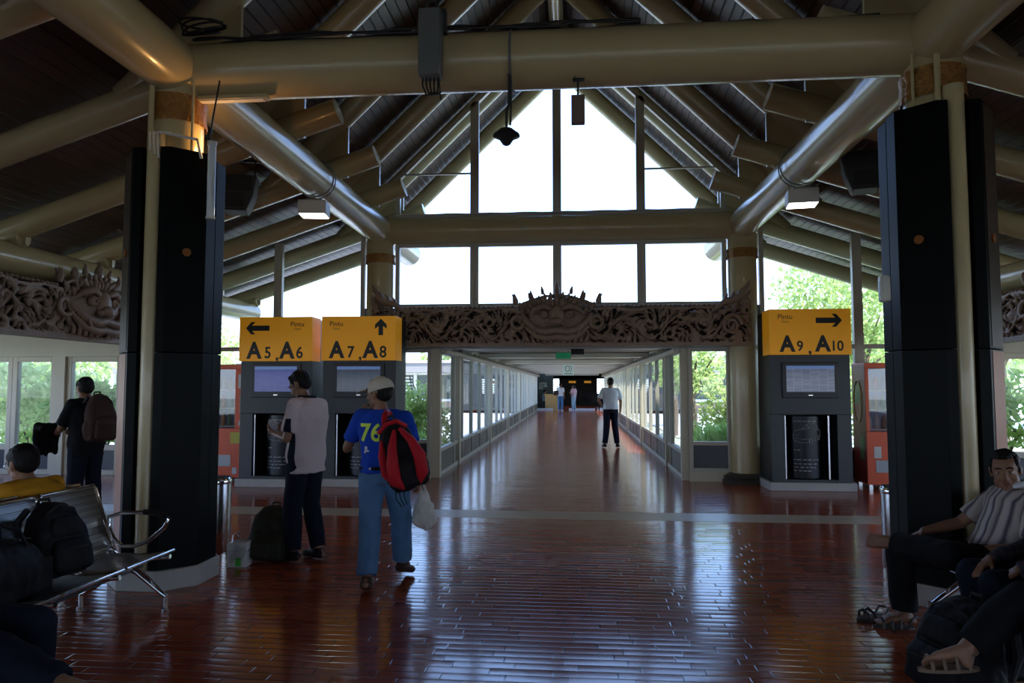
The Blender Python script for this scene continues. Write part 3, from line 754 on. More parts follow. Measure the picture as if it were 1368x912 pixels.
def kiosk(lab, loc, W, H, text, sub, arrow, scr, lxr, rz=0):
    t = thing('gate_kiosk', lab, 'kiosk', loc, rz, 'gate kiosks')
    D = .64; zb = .12
    B().prism([(-W/2-.04, -.05), (W/2+.04, -.05), (W/2+.04, D), (-W/2-.04, D)], 0, zb).done('plinth', 'stone_light', t, bevel=.008)
    sx0, sx1 = -W/2+.17, W/2-.17
    r0, r1, rz0, rz1 = -W/2+.20, W/2-.20, .16, 1.10
    b = B()
    b.box(-W/2, r0, 0, D, zb, rz1).box(r1, W/2, 0, D, zb, rz1).box(r0, r1, 0, D, zb, rz0).box(r0, r1, .62, D, rz0, rz1)
    b.box(-W/2, W/2, 0, D, rz1, H-.66)
    b.box(-W/2, W/2, .04, D, H-.66, H-.02)
    b.done('cabinet', 'kiosk_body', t, bevel=.004)
    B().box(r0, r1, .60, .619, rz0, rz1).done('recess_back', 'recess_black', t)
    # curved poster drum
    n = 20; cx = -.035 if lxr else .035
    b = B().cyl((cx, .31, rz0+.01), (cx, .31, rz1-.03), .275, 40); p = b.done('poster_drum', 'poster_black', t)
    b = B()
    for ln in CAR:
        pts = []
        for (u, v) in ln:
            a = u/.275*1.25; pts.append((cx+.2768*math.sin(a), .31-.2768*math.cos(a), .76+v*1.5))
        b.tube(pts, .004, 5)
    rnd = random.Random(len(text)*3)
    for zz, k in ((1.0, 5), (.58, 2), (.44, 6), (.38, 5), (.33, 6), (.28, 4)):
        a = -.75
        for i in range(k):
            L = rnd.uniform(.08, .22)
            p0 = (cx+.2765*math.sin(a), .31-.2765*math.cos(a), zz); p1 = (cx+.2765*math.sin(a+L), .31-.2765*math.cos(a+L), zz)
            b.bar(p0, p1, .004, .013); a += L+rnd.uniform(.03, .12)
    b.done('printing', 'poster_ink', p)
    B().box(r0+.01, r0+.025, .04, .07, rz0, rz1-.02).done('chrome_rail', 'steel', t); B().box(cx+.285, cx+.305, .04, .07, rz0, rz1-.02).done('chrome_rail', 'steel', t)
    # monitor
    m = B().box(sx0, sx1, -.025, .0, 1.34, 1.86).done('monitor', 'recess_black', t, bevel=.008)
    B().box(sx0+.06, sx1-.06, -.028, -.025, 1.43, 1.81).done('screen', scr, m)
    B().box(sx0+.06, sx1-.06, -.0292, -.028, 1.765, 1.81).done('screen_header', mat(scr+'_h', (.05, .1, .2), .2, emit=(.06, .12, .30, .7)), m)
    B().box(-.03, .03, -.027, -.025, 1.375, 1.385).done('badge', 'steel', m)
    # sign box
    s = B().box(-W/2-.01, W/2+.01, -.06, .32, H-.67, H).done('sign_box', 'sign_yellow', t, bevel=.006)
    zt_ = H-.52
    x = -W/2+.10
    k = W/1.12
    for ch, size, dx in text:
        if ch == ',':
            cx_, cz_ = x+dx*k, zt_-.115
            B().prism([(cx_-.018, cz_+.02), (cx_+.02, cz_+.02), (cx_+.02, cz_-.02), (cx_-.012, cz_-.065), (cx_-.018, cz_-.055), (cx_, cz_-.018), (cx_-.018, cz_-.018)], -.0645, -.0605, 'y').done('lettering', 'sign_ink', s, smooth=0); continue
        text_mesh('lettering', ch, size*k, 'sign_ink', s, (x+dx*k, -.0625, zt_+(.0 if size > .3 else -.03)), bold=.013 if size > .3 else .004, sx=.92)
    xs = W/2-.22 if sub > 0 else -W/2+.22
    text_mesh('gate_word', 'Pintu', .105, 'sign_ink', s, (xs, -.0625, H-.115), bold=.0)
    text_mesh('gate_word', 'Gate', .055, mat('sign_faded', (.35, .17, .01), .5), s, (xs, -.0625, H-.185), bold=0)
    ax, az = (-W/2+.28 if arrow == 'left' else W/2-.30 if arrow == 'right' else W/2-.22), H-.17
    if arrow == 'up': poly = [(-.035, -.12), (.035, -.12), (.035, .02), (.09, -.025), (.09, .04), (0, .13), (-.09, .04), (-.09, -.025), (-.035, .02)]
    else:
        poly = [(-.20, -.04), (.10, -.04), (.04, -.095), (.11, -.095), (.20, 0), (.11, .095), (.04, .095), (.10, .04), (-.20, .04)]
        poly = [(x_*.92, z_) for x_, z_ in poly]
        if arrow == 'left': poly = [(-x_, z_) for x_, z_ in poly][::-1]
    B().prism([(ax+x_, az+z_) for x_, z_ in poly], -.0635, -.0605, 'y').done('arrow', 'sign_ink', s, smooth=0)
    return t
def txt(a, c, wide=False):
    if wide: return [('A', .31, .143), (a, .20, .318), (',', .31, .454), ('A', .31, .636), (c, .20, .83)]
    return [('A', .34, .13), (a, .24, .345), (',', .34, .49), ('A', .34, .645), (c, .24, .84)]
kiosk('dark kiosk under a yellow sign for gates A5, A6 with an arrow', (-4.235, 10.45, 0), 1.12, 2.56, txt('5', '6'), 1, 'left', 'screen_blue', False)
kiosk('dark kiosk under a yellow sign for gates A7, A8, its arrow pointing up', (-2.98, 10.55, 0), 1.13, 2.57, txt('7', '8'), -1, 'up', 'screen_teal', False)
kiosk('dark kiosk under a yellow sign for gates A9, A10, car poster in its recess', (3.70, 10.75, 0), 1.14, 2.64, txt('9', '10', True), -1, 'right', 'screen_grey', True)

# ================================================================ VENDING MACHINES
mat('vend_orange', (.72, .10, .022), .4, var=.08)
mat('vend_red', (.25, .015, .008), .35, var=.3)
mat('vend_green', (.10, .16, .03), .35, var=.5)
mat('poster_blue', (.05, .13, .42), .3, var=.7, vscale=6)
mat('sticker_yellow', (.55, .50, .05), .5)
mat('sticker_white', (.6, .6, .58), .5)
DRINK = [mat('drink_%d' % i, c, .3) for i, c in enumerate([(.5, .5, .55), (.25, .10, .04), (.55, .25, .03), (.08, .25, .08), (.6, .06, .04), (.1, .2, .5)])]
DCOL = ['grey', 'brown', 'orange', 'green', 'red', 'blue']
def vending(lab, loc, W, side_art, dlab, mirror=1):
    t = thing('vending_machine', lab, 'vending machine', loc, 0, 'orange vending machines')
    H, D = 1.86, .50
    w0, w1 = -W/2+.05, W/2-.30
    b = B().box(-W/2, W/2, 0, D, .06, .84).box(-W/2, W/2, .28, D, .84, 1.78).box(-W/2, W/2, 0, D, 1.78, H).box(-W/2, w0, 0, .28, .84, 1.78).box(w1, W/2, 0, .28, .84, 1.78)
    b.done('cabinet', 'vend_orange', t, bevel=.006)
    B().box(-W/2+.03, -W/2+.08, .03, .08, 0, .06).box(W/2-.08, W/2-.03, .03, .08, 0, .06).box(-W/2+.03, -W/2+.08, D-.08, D-.03, 0, .06).box(W/2-.08, W/2-.03, D-.08, D-.03, 0, .06).done('foot', 'steel', t)
    B().box(w0, w1, .265, .275, .84, 1.78).done('display_back', 'poster_blue', t)
    b = B()
    for k in range(3): b.box(w0, w1, .06, .27, .86+.29*k, .875+.29*k)
    b.done('shelf', 'white_paint', t)
    B().box(w0, w1, .004, .010, .84, 1.78).done('display_glass', 'display_glass', t)
    B().box(w1+.05, W/2-.04, -.008, .0, 1.48, 1.70).done('price_plate', 'sticker_white', t)
    B().box(w1+.09, W/2-.05, -.012, .0, 1.08, 1.36).done('bill_slot', 'alu_grey', t)
    B().box(w1+.11, W/2-.07, -.014, -.012, 1.12, 1.18).done('coin_slot', 'recess_black', t)
    B().box(w1+.07, W/2-.04, -.006, 0, .88, .96).box(w1-.02, w1+.05, -.006, 0, .12, .22).box(-W/2+.10, -W/2+.20, -.006, 0, .45, .62).done('paper_sticker', 'sticker_white', t)
    B().box(w1-.06, W/2-.08, -.006, 0, .60, .78).done('notice', 'sticker_yellow', t)
    B().box(-W/2+.12, w1-.05, -.008, 0, .24, .42).done('delivery_flap', 'alu_grey', t)
    if side_art:
        x = -W/2
        B().box(x-.004, x, .005, D-.005, .08, 1.84).done('side_poster', 'vend_red', t)
        b = B()
        for cy_, cz_, ry, rz_ in ((.30, 1.40, .09, .20), (.16, .6, .07, .22)):
            b.prism([(cy_+ry*math.cos(a), cz_+rz_*math.sin(a)+.08*math.sin(3*a)) for a in [i*PI/14 for i in range(28)]], x-.006, x-.004, 'x')
        b.done('side_artwork', 'vend_green', t, smooth=0)
        B().tube([(x-.008, .28+.15*math.cos(a), 1.28+.32*math.sin(a)) for a in [i*PI/12 for i in range(24)]], .006, 6, closed=True).done('side_ring', 'sticker_yellow', t)
    x0, y0 = loc[0], loc[1]
    n = 6
    for k in range(3):
        for i in range(n):
            mm = DRINK[(i//2+k*2+(0 if side_art else 1)) % 6]
            o = B().lathe([(.0, 0), (.030, 0), (.033, .02), (.033, .13), (.028, .16), (.012, .19), (.012, .21), (0, .21)], n=12, cap=False).done('drink_bottle', mm)
            o.location = (x0+w0+.045+i*(w1-w0-.09)/(n-1), y0+.13, .875+.29*k)
            tag(o, '%s bottle, %s on the %s shelf, %s' % (DCOL[(i//2+k*2+(0 if side_art else 1)) % 6], ('first', 'second', 'third', 'fourth', 'fifth', 'sixth')[i], ('bottom', 'middle', 'top')[k], dlab), 'bottle', 'drinks in the '+('side-poster' if side_art else 'plain')+' vending machine')
vending('orange drinks vending machine beside the A5, A6 kiosk, yellow notice on its front', (-5.32, 10.98, 0), .96, False, 'vending machine by A5')
vending('orange drinks vending machine with a dark red side poster, beside the A9, A10 kiosk', (5.06, 11.02, 0), .96, True, 'vending machine by A10')

# ================================================================ LITTER BINS
def bin_(x, y, lab):
    t = thing('litter_bin', lab, 'litter bin', (x, y, 0), 0, 'steel litter bins')
    B().lathe([(.15, .0), (.155, .02), (.155, .64), (.15, .645)], n=36).done('drum', 'steel', t)
    B().lathe([(.158, .62), (.162, .63), (.162, .66), (.15, .675), (.10, .675), (.10, .66)], n=36, cap=True).done('rim', 'chrome', t)
    B().cyl((0, 0, .665), (0, 0, .678), .095, 24).done('opening', 'black_rubber', t)
bin_(-3.05, 6.38, 'steel cylinder litter bin beside the clad column near the camouflage backpack')
bin_(3.0, 6.3, 'steel cylinder litter bin by the clad column behind the striped shirt man')
# ================================================================ OUTSIDE
mat('ground', (.42, .44, .30), .9, var=.3)
mat('paving_pale', (.62, .60, .56), .8, var=.08)
struct('ground', B().box(-90, 90, 11.8, 44, -.30, -.22).box(-90, 90, 44, 130, -.30, -.22).box(-90, 90, -70, 11.8, -.34, -.24).box(-60, 60, 24, 43, -.22, -.20), 'ground')
tag(B().box(-11, -3.5, 17.5, 43.4, -.22, -.16).done('pavement', 'paving_pale'), 'pale sunlit pavement outside beyond the two-kiosk side of the glazed corridor', 'pavement')
tag(B().box(3.6, 40, 24, 43.4, -.22, -.16).done('pavement', 'paving_pale'), 'pale sunlit pavement outside beyond the one-kiosk side of the glazed corridor', 'pavement')
def leaves(name, blobs, n, size, m, parent=None, seed=1, aspect=.45, up=0.):
    """leafy mass: n separate leaf blades scattered through ellipsoid blobs"""
    rng = np.random.RandomState(seed)
    vol = np.array([b[3]*b[4]*b[5] for b in blobs])**.67; vol = vol/vol.sum()
    V, F = [], []
    for bi, (cx, cy, cz, rx, ry, rz_) in enumerate(blobs):
        k = int(n*vol[bi])
        d = rng.normal(size=(k, 3)); d /= np.linalg.norm(d, axis=1)[:, None]
        r = rng.uniform(.62, 1.05, (k, 1))
        c = d*r*np.array([rx, ry, rz_])+np.array([cx, cy, cz])
        a = rng.normal(size=(k, 3))+np.array([0, 0, up]); a /= np.linalg.norm(a, axis=1)[:, None]
        b = np.cross(a, rng.normal(size=(k, 3))); b /= np.linalg.norm(b, axis=1)[:, None]
        s = size*rng.uniform(.6, 1.3, (k, 1))
        base = len(V)*0
        for i in range(k):
            o = len(V); A, Bv = a[i]*s[i], b[i]*s[i]*aspect
            V += [c[i]-A*.5, c[i]+Bv*.5-A*.05, c[i]+A*.5, c[i]-Bv*.5-A*.05]; F.append((o, o+1, o+2, o+3))
    me = bpy.data.meshes.new(name); me.from_pydata([tuple(v) for v in V], [], F); me.materials.append(MATS[m]); me.update()
    o = bpy.data.objects.new(name, me); COL.objects.link(o)
    if parent is not None: o.parent = parent
    return o
GZ = -.22
def shrub(lab, x, y, w, h, seed, m='leaf_bright', size=.16, n=1500, d=None, name='shrub', group=None, up=0, aspect=.45):
    t = thing(name, lab, 'shrub', (x, y, GZ), 0, group)
    rnd = random.Random(seed); d = d or w*.5
    bl = [(rnd.uniform(-.3, .3)*w, rnd.uniform(-.3, .3)*d, h*rnd.uniform(.3, .75), w*.33, d*.4, h*.27) for _ in range(6)]
    leaves('foliage', bl, n, size, m, t, seed, aspect, up)
    b = B()
    for k in range(4): b.tube([(0, 0, -.02), (rnd.uniform(-.2, .2)*w, rnd.uniform(-.1, .1), h*.4), (rnd.uniform(-.3, .3)*w, rnd.uniform(-.1, .1), h*.8)], [.03, .02, .008], 6)
    b.done('stem', 'bark', t)
def tree(lab, x, y, h, cr, seed, m='leaf_bright', size=.2, n=4000, group=None):
    t = thing('tree', lab, 'tree', (x, y, GZ), 0, group)
    rnd = random.Random(seed)
    bl = [(rnd.uniform(-.6, .6)*cr, rnd.uniform(-.5, .5)*cr, h-cr*rnd.uniform(.2, 1.3), cr*rnd.uniform(.35, .55), cr*.5, cr*rnd.uniform(.28, .42)) for _ in range(9)]
    leaves('crown', bl, n, size, m, t, seed)
    b = B().tube([(0, 0, -.02), (.05, 0, h*.3), (-.05, .05, h*.65), (0, 0, h*.85)], [.13, .10, .07, .03], 10)
    for q in bl[:6]: b.tube([(0, 0, h*.45), (q[0]*.5, q[1]*.5, h*.45+(q[2]-h*.45)*.6), (q[0], q[1], q[2])], [.06, .04, .012], 8)
    b.done('trunk', 'bark', t)
# beyond the aisle windows
G1 = 'broad-leaved shrubs outside the aisle windows'
for i, (x, y, w, h, m, lab) in enumerate([
    (-10.9, 14.2, 2.6, 2.25, 'leaf_yellow', 'yellow-green broad-leaved shrub filling the outermost aisle window pane'),
    (-9.4, 13.6, 2.2, 2.0, 'leaf_bright', 'bright broad-leaved shrub outside behind the man in the black shirt'),
    (-8.1, 14.0, 2.2, 2.25, 'leaf_bright', 'tall bright shrub outside the narrow aisle window'),
    (-6.9, 14.6, 2.0, 1.9, 'leaf_yellow', 'pale shrub outside the aisle window next to the clad column'),
    (-12.6, 15.5, 3.0, 2.3, 'leaf_mid', 'darker shrub at the edge of the aisle window view')]):
    shrub(lab, x, y, w, h, 20+i, m, .22, 2600, group=G1, aspect=.38)
shrub('bright leafy shrub outside the small window beside the A7, A8 kiosk', -3.0, 14.9, 1.25, 2.45, 31, 'leaf_yellow', .11, 3600, aspect=.5)
shrub('low spiky green bush at the foot of the first corridor pane', -3.0, 13.9, 1.5, .85, 32, 'grass_leaf', .26, 2600, aspect=.12, up=2.2, name='grassy_bush')
shrub('spiky green bush low in the small window by the round column', 3.2, 14.0, 1.6, 1.0, 33, 'grass_leaf', .28, 2600, aspect=.12, up=2.2, name='grassy_bush')
shrub('leafy bush beside the small window by the round column', 3.5, 15.6, 1.3, 2.0, 34, 'leaf_yellow', .12, 2200, aspect=.5)
tree('feathery green tree outside rising over the A9, A10 kiosk', 7.1, 17.5, 4.6, 1.9, 41, 'leaf_yellow', .15, 6500)
tree('broad tree outside between the outer header tube and the right clad column', 11.6, 20, 4.9, 2.2, 42, 'leaf_yellow', .2, 4200)
for i, (x, y) in enumerate([(3.4, 19.5), (3.6, 24.5), (4.4, 30)]):
    tree(['slim tree outside the first long corridor bay, one-kiosk side', 'slim tree midway along the corridor glass, one-kiosk side', 'slim tree far along the corridor glass, one-kiosk side'][i], x, y, 3.1, 1.0, 50+i, 'leaf_yellow', .15, 1500)
for i, (x, y, h, c) in enumerate([(-18, 34, 5.0, 2.6), (-13.5, 38, 4.8, 2.6), (-24.5, 33, 5.0, 2.8), (-11.5, 60, 6.0, 2.6), (13, 33, 5.2, 2.6), (20, 30, 5.5, 3), (-31, 32, 5, 2.8)]):
    tree(['tree in the hazy row behind the A5, A6 kiosk', 'tree behind the gap between the two gate kiosks', 'hazy tree at the outer end of the row behind the A5, A6 kiosk', 'tree behind the roof of the far pavilion, two-kiosk side',
          'tree far outside behind the A9, A10 kiosk', 'far tree behind the orange vending machine with side poster', 'distant tree seen over the aisle windows'][i], x, y, h, c, 60+i, 'leaf_yellow', .34, 2200, 'distant trees')
shrub('bushy hedge outside behind the vending machine with side poster', 6.6, 15.2, 2.6, 2.2, 36, 'leaf_yellow', .2, 1800)
shrub('hedge outside behind the vending machine by the A5, A6 kiosk', -5.6, 15.6, 2.4, 2.1, 37, 'leaf_yellow', .2, 1800)
for i, x in enumerate((8.0, 9.6, 11.2)):
    shrub(['shrub outside the aisle window by the striped shirt man', 'second shrub along the aisle window, one-kiosk side', 'outermost shrub of the one-kiosk side aisle'][i], x, 14.0, 2.2, 2.1, 80+i, 'leaf_bright', .24, 900, aspect=.38)
# neighbouring pavilions flanking the far gate room
def pavilion(lab, x0, x1, y):
    t = thing('pavilion', lab, 'building', (0, y, GZ))
    L = x1-x0
    B().box(x0-.6, x1+.6, -1.2, 5, 2.55, 3.15).done('fascia', mat('fascia_grey', (.24, .22, .21), .7, var=.1), t)
    B().box(x0-.7, x1+.7, -1.3, 5.1, 3.15, 3.3).done('roof_edge', 'white_wall', t)
    B().box(x0, x1, 0, .2, 0, .75).done('low_wall', mat('brick_dull', (.30, .22, .18), .8, var=.15), t)
    B().box(x0, x1, -.08, .28, .75, .9).done('sill', 'white_wall', t)
    B().box(x0, x1, -.05, .25, 2.42, 2.55).done('lintel_band', 'white_wall', t)
    B().box(x0, x1, 4.6, 4.8, 0, 2.6).done('rear_wall', 'grey_wall', t)
    n = int(L/2.4)
    for i in range(n+1):
        xx = x0+L*i/n
        B().box(xx-.1, xx+.1, -.1, .15, 0, 2.55).done('post', 'white_wall', t)
        if i < n:
            w = B().box(xx+.1, xx+L/n-.1, .05, .07, .9, 2.42).done('window', mat('far_glass', (.035, .055, .05), .15), t)
            if i % 3 == 1:
                b = B()
                for k in range(7): b.box(xx+.2, xx+L/n-.2, -.0, .05, 1.0+k*.2, 1.09+k*.2)
                b.done('louvre', 'white_wall', w)
pavilion('low grey roofed pavilion beyond the corridor glass on the two-kiosk side', -30, -7.3, 44.6)
pavilion('low grey roofed pavilion beyond the corridor glass on the one-kiosk side', 7.3, 26, 44.6)
tag(B().box(3.05, 3.35, 12.9, 13.2, GZ-.02, 3.3).done('outdoor_post', 'white_wall'), 'pale square post outside the small window by the round column', 'post')

# ================================================================ CORRIDOR SIGNS AND FAR GATE ROOM
t = thing('exit_sign', 'small green sign hanging under the corridor ceiling beams', 'sign', (.05, 14.2, 2.055))
B().box(-.15, .15, -.02, .02, 0, .12).done('plate', mat('sign_green', (.01, .16, .06), .4, emit=(.0, .12, .05, .5)), t)
B().bar((-.1, 0, .12), (-.1, 0, .26), .01, .01).bar((.1, 0, .12), (.1, 0, .26), .01, .01).done('hanger', 'dark_panel', t)
t = thing('dark_sign', 'small black box hanging just beside the green corridor sign', 'sign', (.33, 13.3, 2.10))
B().box(-.12, .12, -.03, .03, 0, .11).done('plate', 'black_matt', t); B().bar((0, 0, .11), (0, 0, .2), .01, .01).done('hanger', 'black_matt', t)
t = thing('gate_sign', 'pale square sign with a round emblem hanging midway along the corridor', 'sign', (.05, 25, 1.89))
B().box(-.20, .20, -.03, .03, 0, .37).done('plate', mat('sign_pale', (.5, .62, .60), .4, emit=(.5, .65, .62, .25)), t)
B().tube([(-.03+.07*math.cos(a), -.035, .22+.10*math.sin(a)) for a in [i*PI/8 for i in range(16)]], .012, 6, closed=True).tube([(.06+.05*math.cos(a), -.035, .22+.10*math.sin(a)) for a in [i*PI/8-PI/2 for i in range(9)]], .012, 6).done('emblem', 'grey_box', t)
B().box(-.14, .14, -.035, .03, .03, .06).done('green_line', 'sign_green', t)
B().bar((-.12, 0, .37), (-.12, 0, .42), .015, .015).bar((.12, 0, .37), (.12, 0, .42), .015, .015).done('hanger', 'dark_panel', t)
mat('desk_wood', (.50, .30, .10), .45, var=.1)
t = thing('gate_desk', 'light wooden gate desk at the far end of the corridor', 'desk', (-1.10, 43.9, 0))
B().box(-.45, .45, 0, .6, 0, .95).done('front_panel', 'desk_wood', t); B().box(-.5, .5, -.05, .65, .95, 1.0).done('desk_top', 'desk_wood', t)
mat('panel_green', (.07, .10, .09), .5)
t = thing('glass_screen_wall', 'dark partition with large pale letters behind the gate desk', 'partition', (-1.75, 45.5, 0))
B().box(-.75, .65, 0, .08, 0, 2.4).done('panel', 'panel_green', t)
text_mesh('lettering', 'ga', .62, mat('letter_pale', (.5, .52, .5), .6), t, (-.0, -.005, 1.62), bold=.01)
for x, w in ((-1.65, 1.15), (.7, 1.6)):
    tag(B().box(x-w/2, x+w/2, 43.85, 44.1, 0, .13).done('step', 'white_wall'), 'white step on the floor %s at the corridor end' % ('in front of the gate desk' if x < 0 else 'beside the standing traveller'), 'step')
t = thing('banner', 'long pale header board over the far gate room', 'board', (.15, 44.3, 2.15))
B().box(-1.7, 1.6, 0, .06, 0, .33).done('board', 'pale_paint', t)
for k in range(5): text_mesh('scallop', 'o', .12, 'frame_paint', t, (-1.2+.6*k, -.01, .1))
for x, lab in ((.1, 'yellow hanging sign in the far gate room above the woman'), (1.15, 'yellow hanging sign in the far gate room, the one with empty floor below')):
    tag(B().box(x-.24, x+.24, 49, 49.05, 1.70, 1.84).done('yellow_sign', 'sign_yellow'), lab, 'sign')
for i in range(6):
    x, y = (1.6, 45.2) if i == 0 else (.4+.55*i, 47.5)
    t = thing('waiting_chair', ['dark seat at the corridor end behind the man in the white shirt', 'dark seat in the far gate room, first of the row', 'dark seat in the far gate room, second of the row', 'dark seat in the far gate room, third of the row', 'dark seat in the far gate room, fourth of the row', 'dark seat in the far gate room, last of the row'][i], 'seat', (x, y, 0), 0, 'far gate room seats')
    B().box(-.25, .25, -.25, .2, .40, .46).done('seat', 'black_matt', t); B().box(-.25, .25, .18, .24, .46, .95).done('backrest', 'black_matt', t)
    for a_ in (-.2, .2):
        for c_ in (-.2, .18): B().box(a_-.02, a_+.02, c_-.02, c_+.02, 0, .40).done('leg', 'black_matt', t)
l = bpy.data.lights.new('gate_room_light', 'AREA'); l.energy = 60; l.size = 5
lo = bpy.data.objects.new('gate_room_light', l); COL.objects.link(lo); lo.location = (0, 49, 2.85)
# ================================================================ PEOPLE
mat('skin_brown', (.22, .105, .058), .5, var=.08, vscale=20)
mat('skin_tan', (.30, .16, .095), .5, var=.08, vscale=20)
mat('hair_black', (.010, .009, .009), .55, var=.4, vscale=60, bump=.6, bscale=120)
mat('eye_white', (.55, .5, .45), .2); mat('eye_dark', (.012, .008, .006), .15); mat('lip', (.20, .075, .05), .5)
mat('cloth_royal', (.012, .055, .40), .85, var=.12, bump=.25, bscale=14)
mat('cloth_jeans', (.085, .18, .32), .9, var=.25, vscale=10, bump=.25, bscale=18)
mat('cloth_pinkwhite', (.52, .44, .46), .85, var=.05, bump=.2, bscale=14)
mat('cloth_navy', (.008, .011, .022), .85, var=.2, bump=.2, bscale=16)
mat('cloth_black', (.008, .009, .011), .85, var=.2, bump=.2, bscale=16)
mat('cloth_ochre', (.50, .235, .018), .85, var=.1, bump=.25, bscale=14)
mat('cloth_white', (.55, .57, .62), .85, var=.05, bump=.2, bscale=14)
mat('cloth_cap', (.52, .48, .40), .85, var=.05)
mat('cloth_pink', (.5, .35, .38), .85, var=.1); mat('cloth_paleblue', (.30, .42, .5), .85, var=.1)
mat('shoe_black', (.010, .010, .011), .4); mat('shoe_brown', (.06, .03, .02), .4); mat('sandal_tan', (.20, .14, .09), .6); mat('sandal_dark', (.035, .025, .02), .5)
def stripe_mat(name, cols, w, axis=0, plaid=False):
    m = bpy.data.materials.new(name); m.use_nodes = True; MATS[name] = m
    t = m.node_tree; L = t.links.new; N = t.nodes.new; b = t.nodes['Principled BSDF']
    tcn = N('ShaderNodeTexCoord'); s = N('ShaderNodeSeparateXYZ'); L(tcn.outputs['Object'], s.inputs[0])
    nz = N('ShaderNodeTexNoise'); nz.inputs['Scale'].default_value = 6; L(tcn.outputs['Object'], nz.inputs['Vector'])
    def band(out):
        a = N('ShaderNodeMath'); a.operation = 'MULTIPLY'; a.inputs[1].default_value = .02; L(nz.outputs['Fac'], a.inputs[0])
        c = N('ShaderNodeMath'); c.operation = 'ADD'; L(out, c.inputs[0]); L(a.outputs[0], c.inputs[1])
        d = N('ShaderNodeMath'); d.operation = 'DIVIDE'; d.inputs[1].default_value = w; L(c.outputs[0], d.inputs[0])
        f = N('ShaderNodeMath'); f.operation = 'FRACT'; L(d.outputs[0], f.inputs[0])
        r = N('ShaderNodeValToRGB'); r.color_ramp.interpolation = 'EASE'; L(f.outputs[0], r.inputs[0])
        el = r.color_ramp.elements; n = len(cols)
        el[0].position = 0; el[0].color = cols[0]+(1,); el[1].position = 1; el[1].color = cols[0]+(1,)
        for i in range(1, n): q = el.new(i/n); q.color = cols[i]+(1,)
        return r.outputs[0]
    o = band(s.outputs[axis])
    if plaid:
        mx = N('ShaderNodeMix'); mx.data_type = 'RGBA'; mx.inputs['Factor'].default_value = .5; L(o, mx.inputs['A']); L(band(s.outputs[2]), mx.inputs['B']); o = mx.outputs['Result']
    L(o, b.inputs['Base Color']); b.inputs['Roughness'].default_value = .85
stripe_mat('cloth_striped', [(.40, .36, .38), (.42, .38, .36), (.10, .085, .10), (.30, .26, .24), (.38, .34, .33), (.055, .05, .075)], .115)
stripe_mat('cloth_plaid', [(.02, .02, .03), (.05, .045, .06), (.012, .012, .02)], .05, 1, True)

def loft(b, rings, n=24):
    """rings: (centre, right, forward, half width, half depth)"""
    R = []
    for c, r, f, rx, ry in rings:
        c, r, f = Vector(c), Vector(r).normalized(), Vector(f).normalized()
        R.append([b.bm.verts.new(c+r*(rx*math.copysign(abs(math.cos(a))**.85, math.cos(a)))+f*(ry*math.copysign(abs(math.sin(a))**.9, math.sin(a)))) for a in [2*PI*j/n for j in range(n)]])
    for p, q in zip(R, R[1:]):
        for j in range(n): b.bm.faces.new((p[j], p[(j+1)%n], q[(j+1)%n], q[j]))
    b.bm.faces.new(R[0][::-1]); b.bm.faces.new(R[-1])
def caps(b, p, q, r0, r1, n=14):
    p, q = Vector(p), Vector(q)
    b.tube([p, q], [r0, r1], n); b.ball(p, r0, n=n, m=8); b.ball(q, r1, n=n, m=8)
def remeshed(b, name, m, parent, voxel=.007, smooth=6, wrinkle=0, wscale=9, seed=0):
    bmesh.ops.recalc_face_normals(b.bm, faces=b.bm.faces)
    me = bpy.data.meshes.new('tmp'); b.bm.to_mesh(me); b.bm.free()
    o = bpy.data.objects.new('tmp', me); COL.objects.link(o)
    r = o.modifiers.new('r', 'REMESH'); r.mode = 'VOXEL'; r.voxel_size = voxel; r.adaptivity = 0
    s = o.modifiers.new('s', 'SMOOTH'); s.factor = .5; s.iterations = smooth
    dg = bpy.context.evaluated_depsgraph_get(); dg.update()
    me2 = bpy.data.meshes.new_from_object(o.evaluated_get(dg))
    bpy.data.objects.remove(o); bpy.data.meshes.remove(me)
    if wrinkle:
        n = len(me2.vertices); co = np.empty(n*3); me2.vertices.foreach_get('co', co); co = co.reshape(-1, 3)
        nr = np.empty(n*3); me2.vertex_normals.foreach_get('vector', nr); nr = nr.reshape(-1, 3)
        q = co*np.array([wscale, wscale, wscale*.55])+np.array([0, 0, seed*7])
        am = np.array([noise.noise(Vector(a))+.5*noise.noise(Vector(a*2.3)) for a in q])
        co = co+nr*(am*wrinkle)[:, None]
        me2.vertices.foreach_set('co', co.ravel()); me2.update()
    me2.name = name; me2.materials.clear(); me2.materials.append(MATS[m]); me2.shade_smooth()
    ob = bpy.data.objects.new(name, me2); COL.objects.link(ob)
    if parent is not None: ob.parent = parent
    return ob
def stand(h=1.70):
    k = h/1.70
    S = dict(pelvis=(0, 0, .93), waist=(0, 0, 1.06), chest=(0, -.01, 1.27), neck=(0, -.02, 1.44), head=(0, .015, 1.575))
    for s, n in ((-1, 'L'), (1, 'R')):
        S.update({'sh'+n: (s*.175, -.01, 1.385), 'el'+n: (s*.225, -.04, 1.10), 'wr'+n: (s*.235, .03, .86),
                  'hip'+n: (s*.088, 0, .90), 'kn'+n: (s*.10, .02, .485), 'an'+n: (s*.105, -.03, .085), 'toe'+n: (s*.125, .13, .03)})
    return {a: Vector(v)*k for a, v in S.items()}
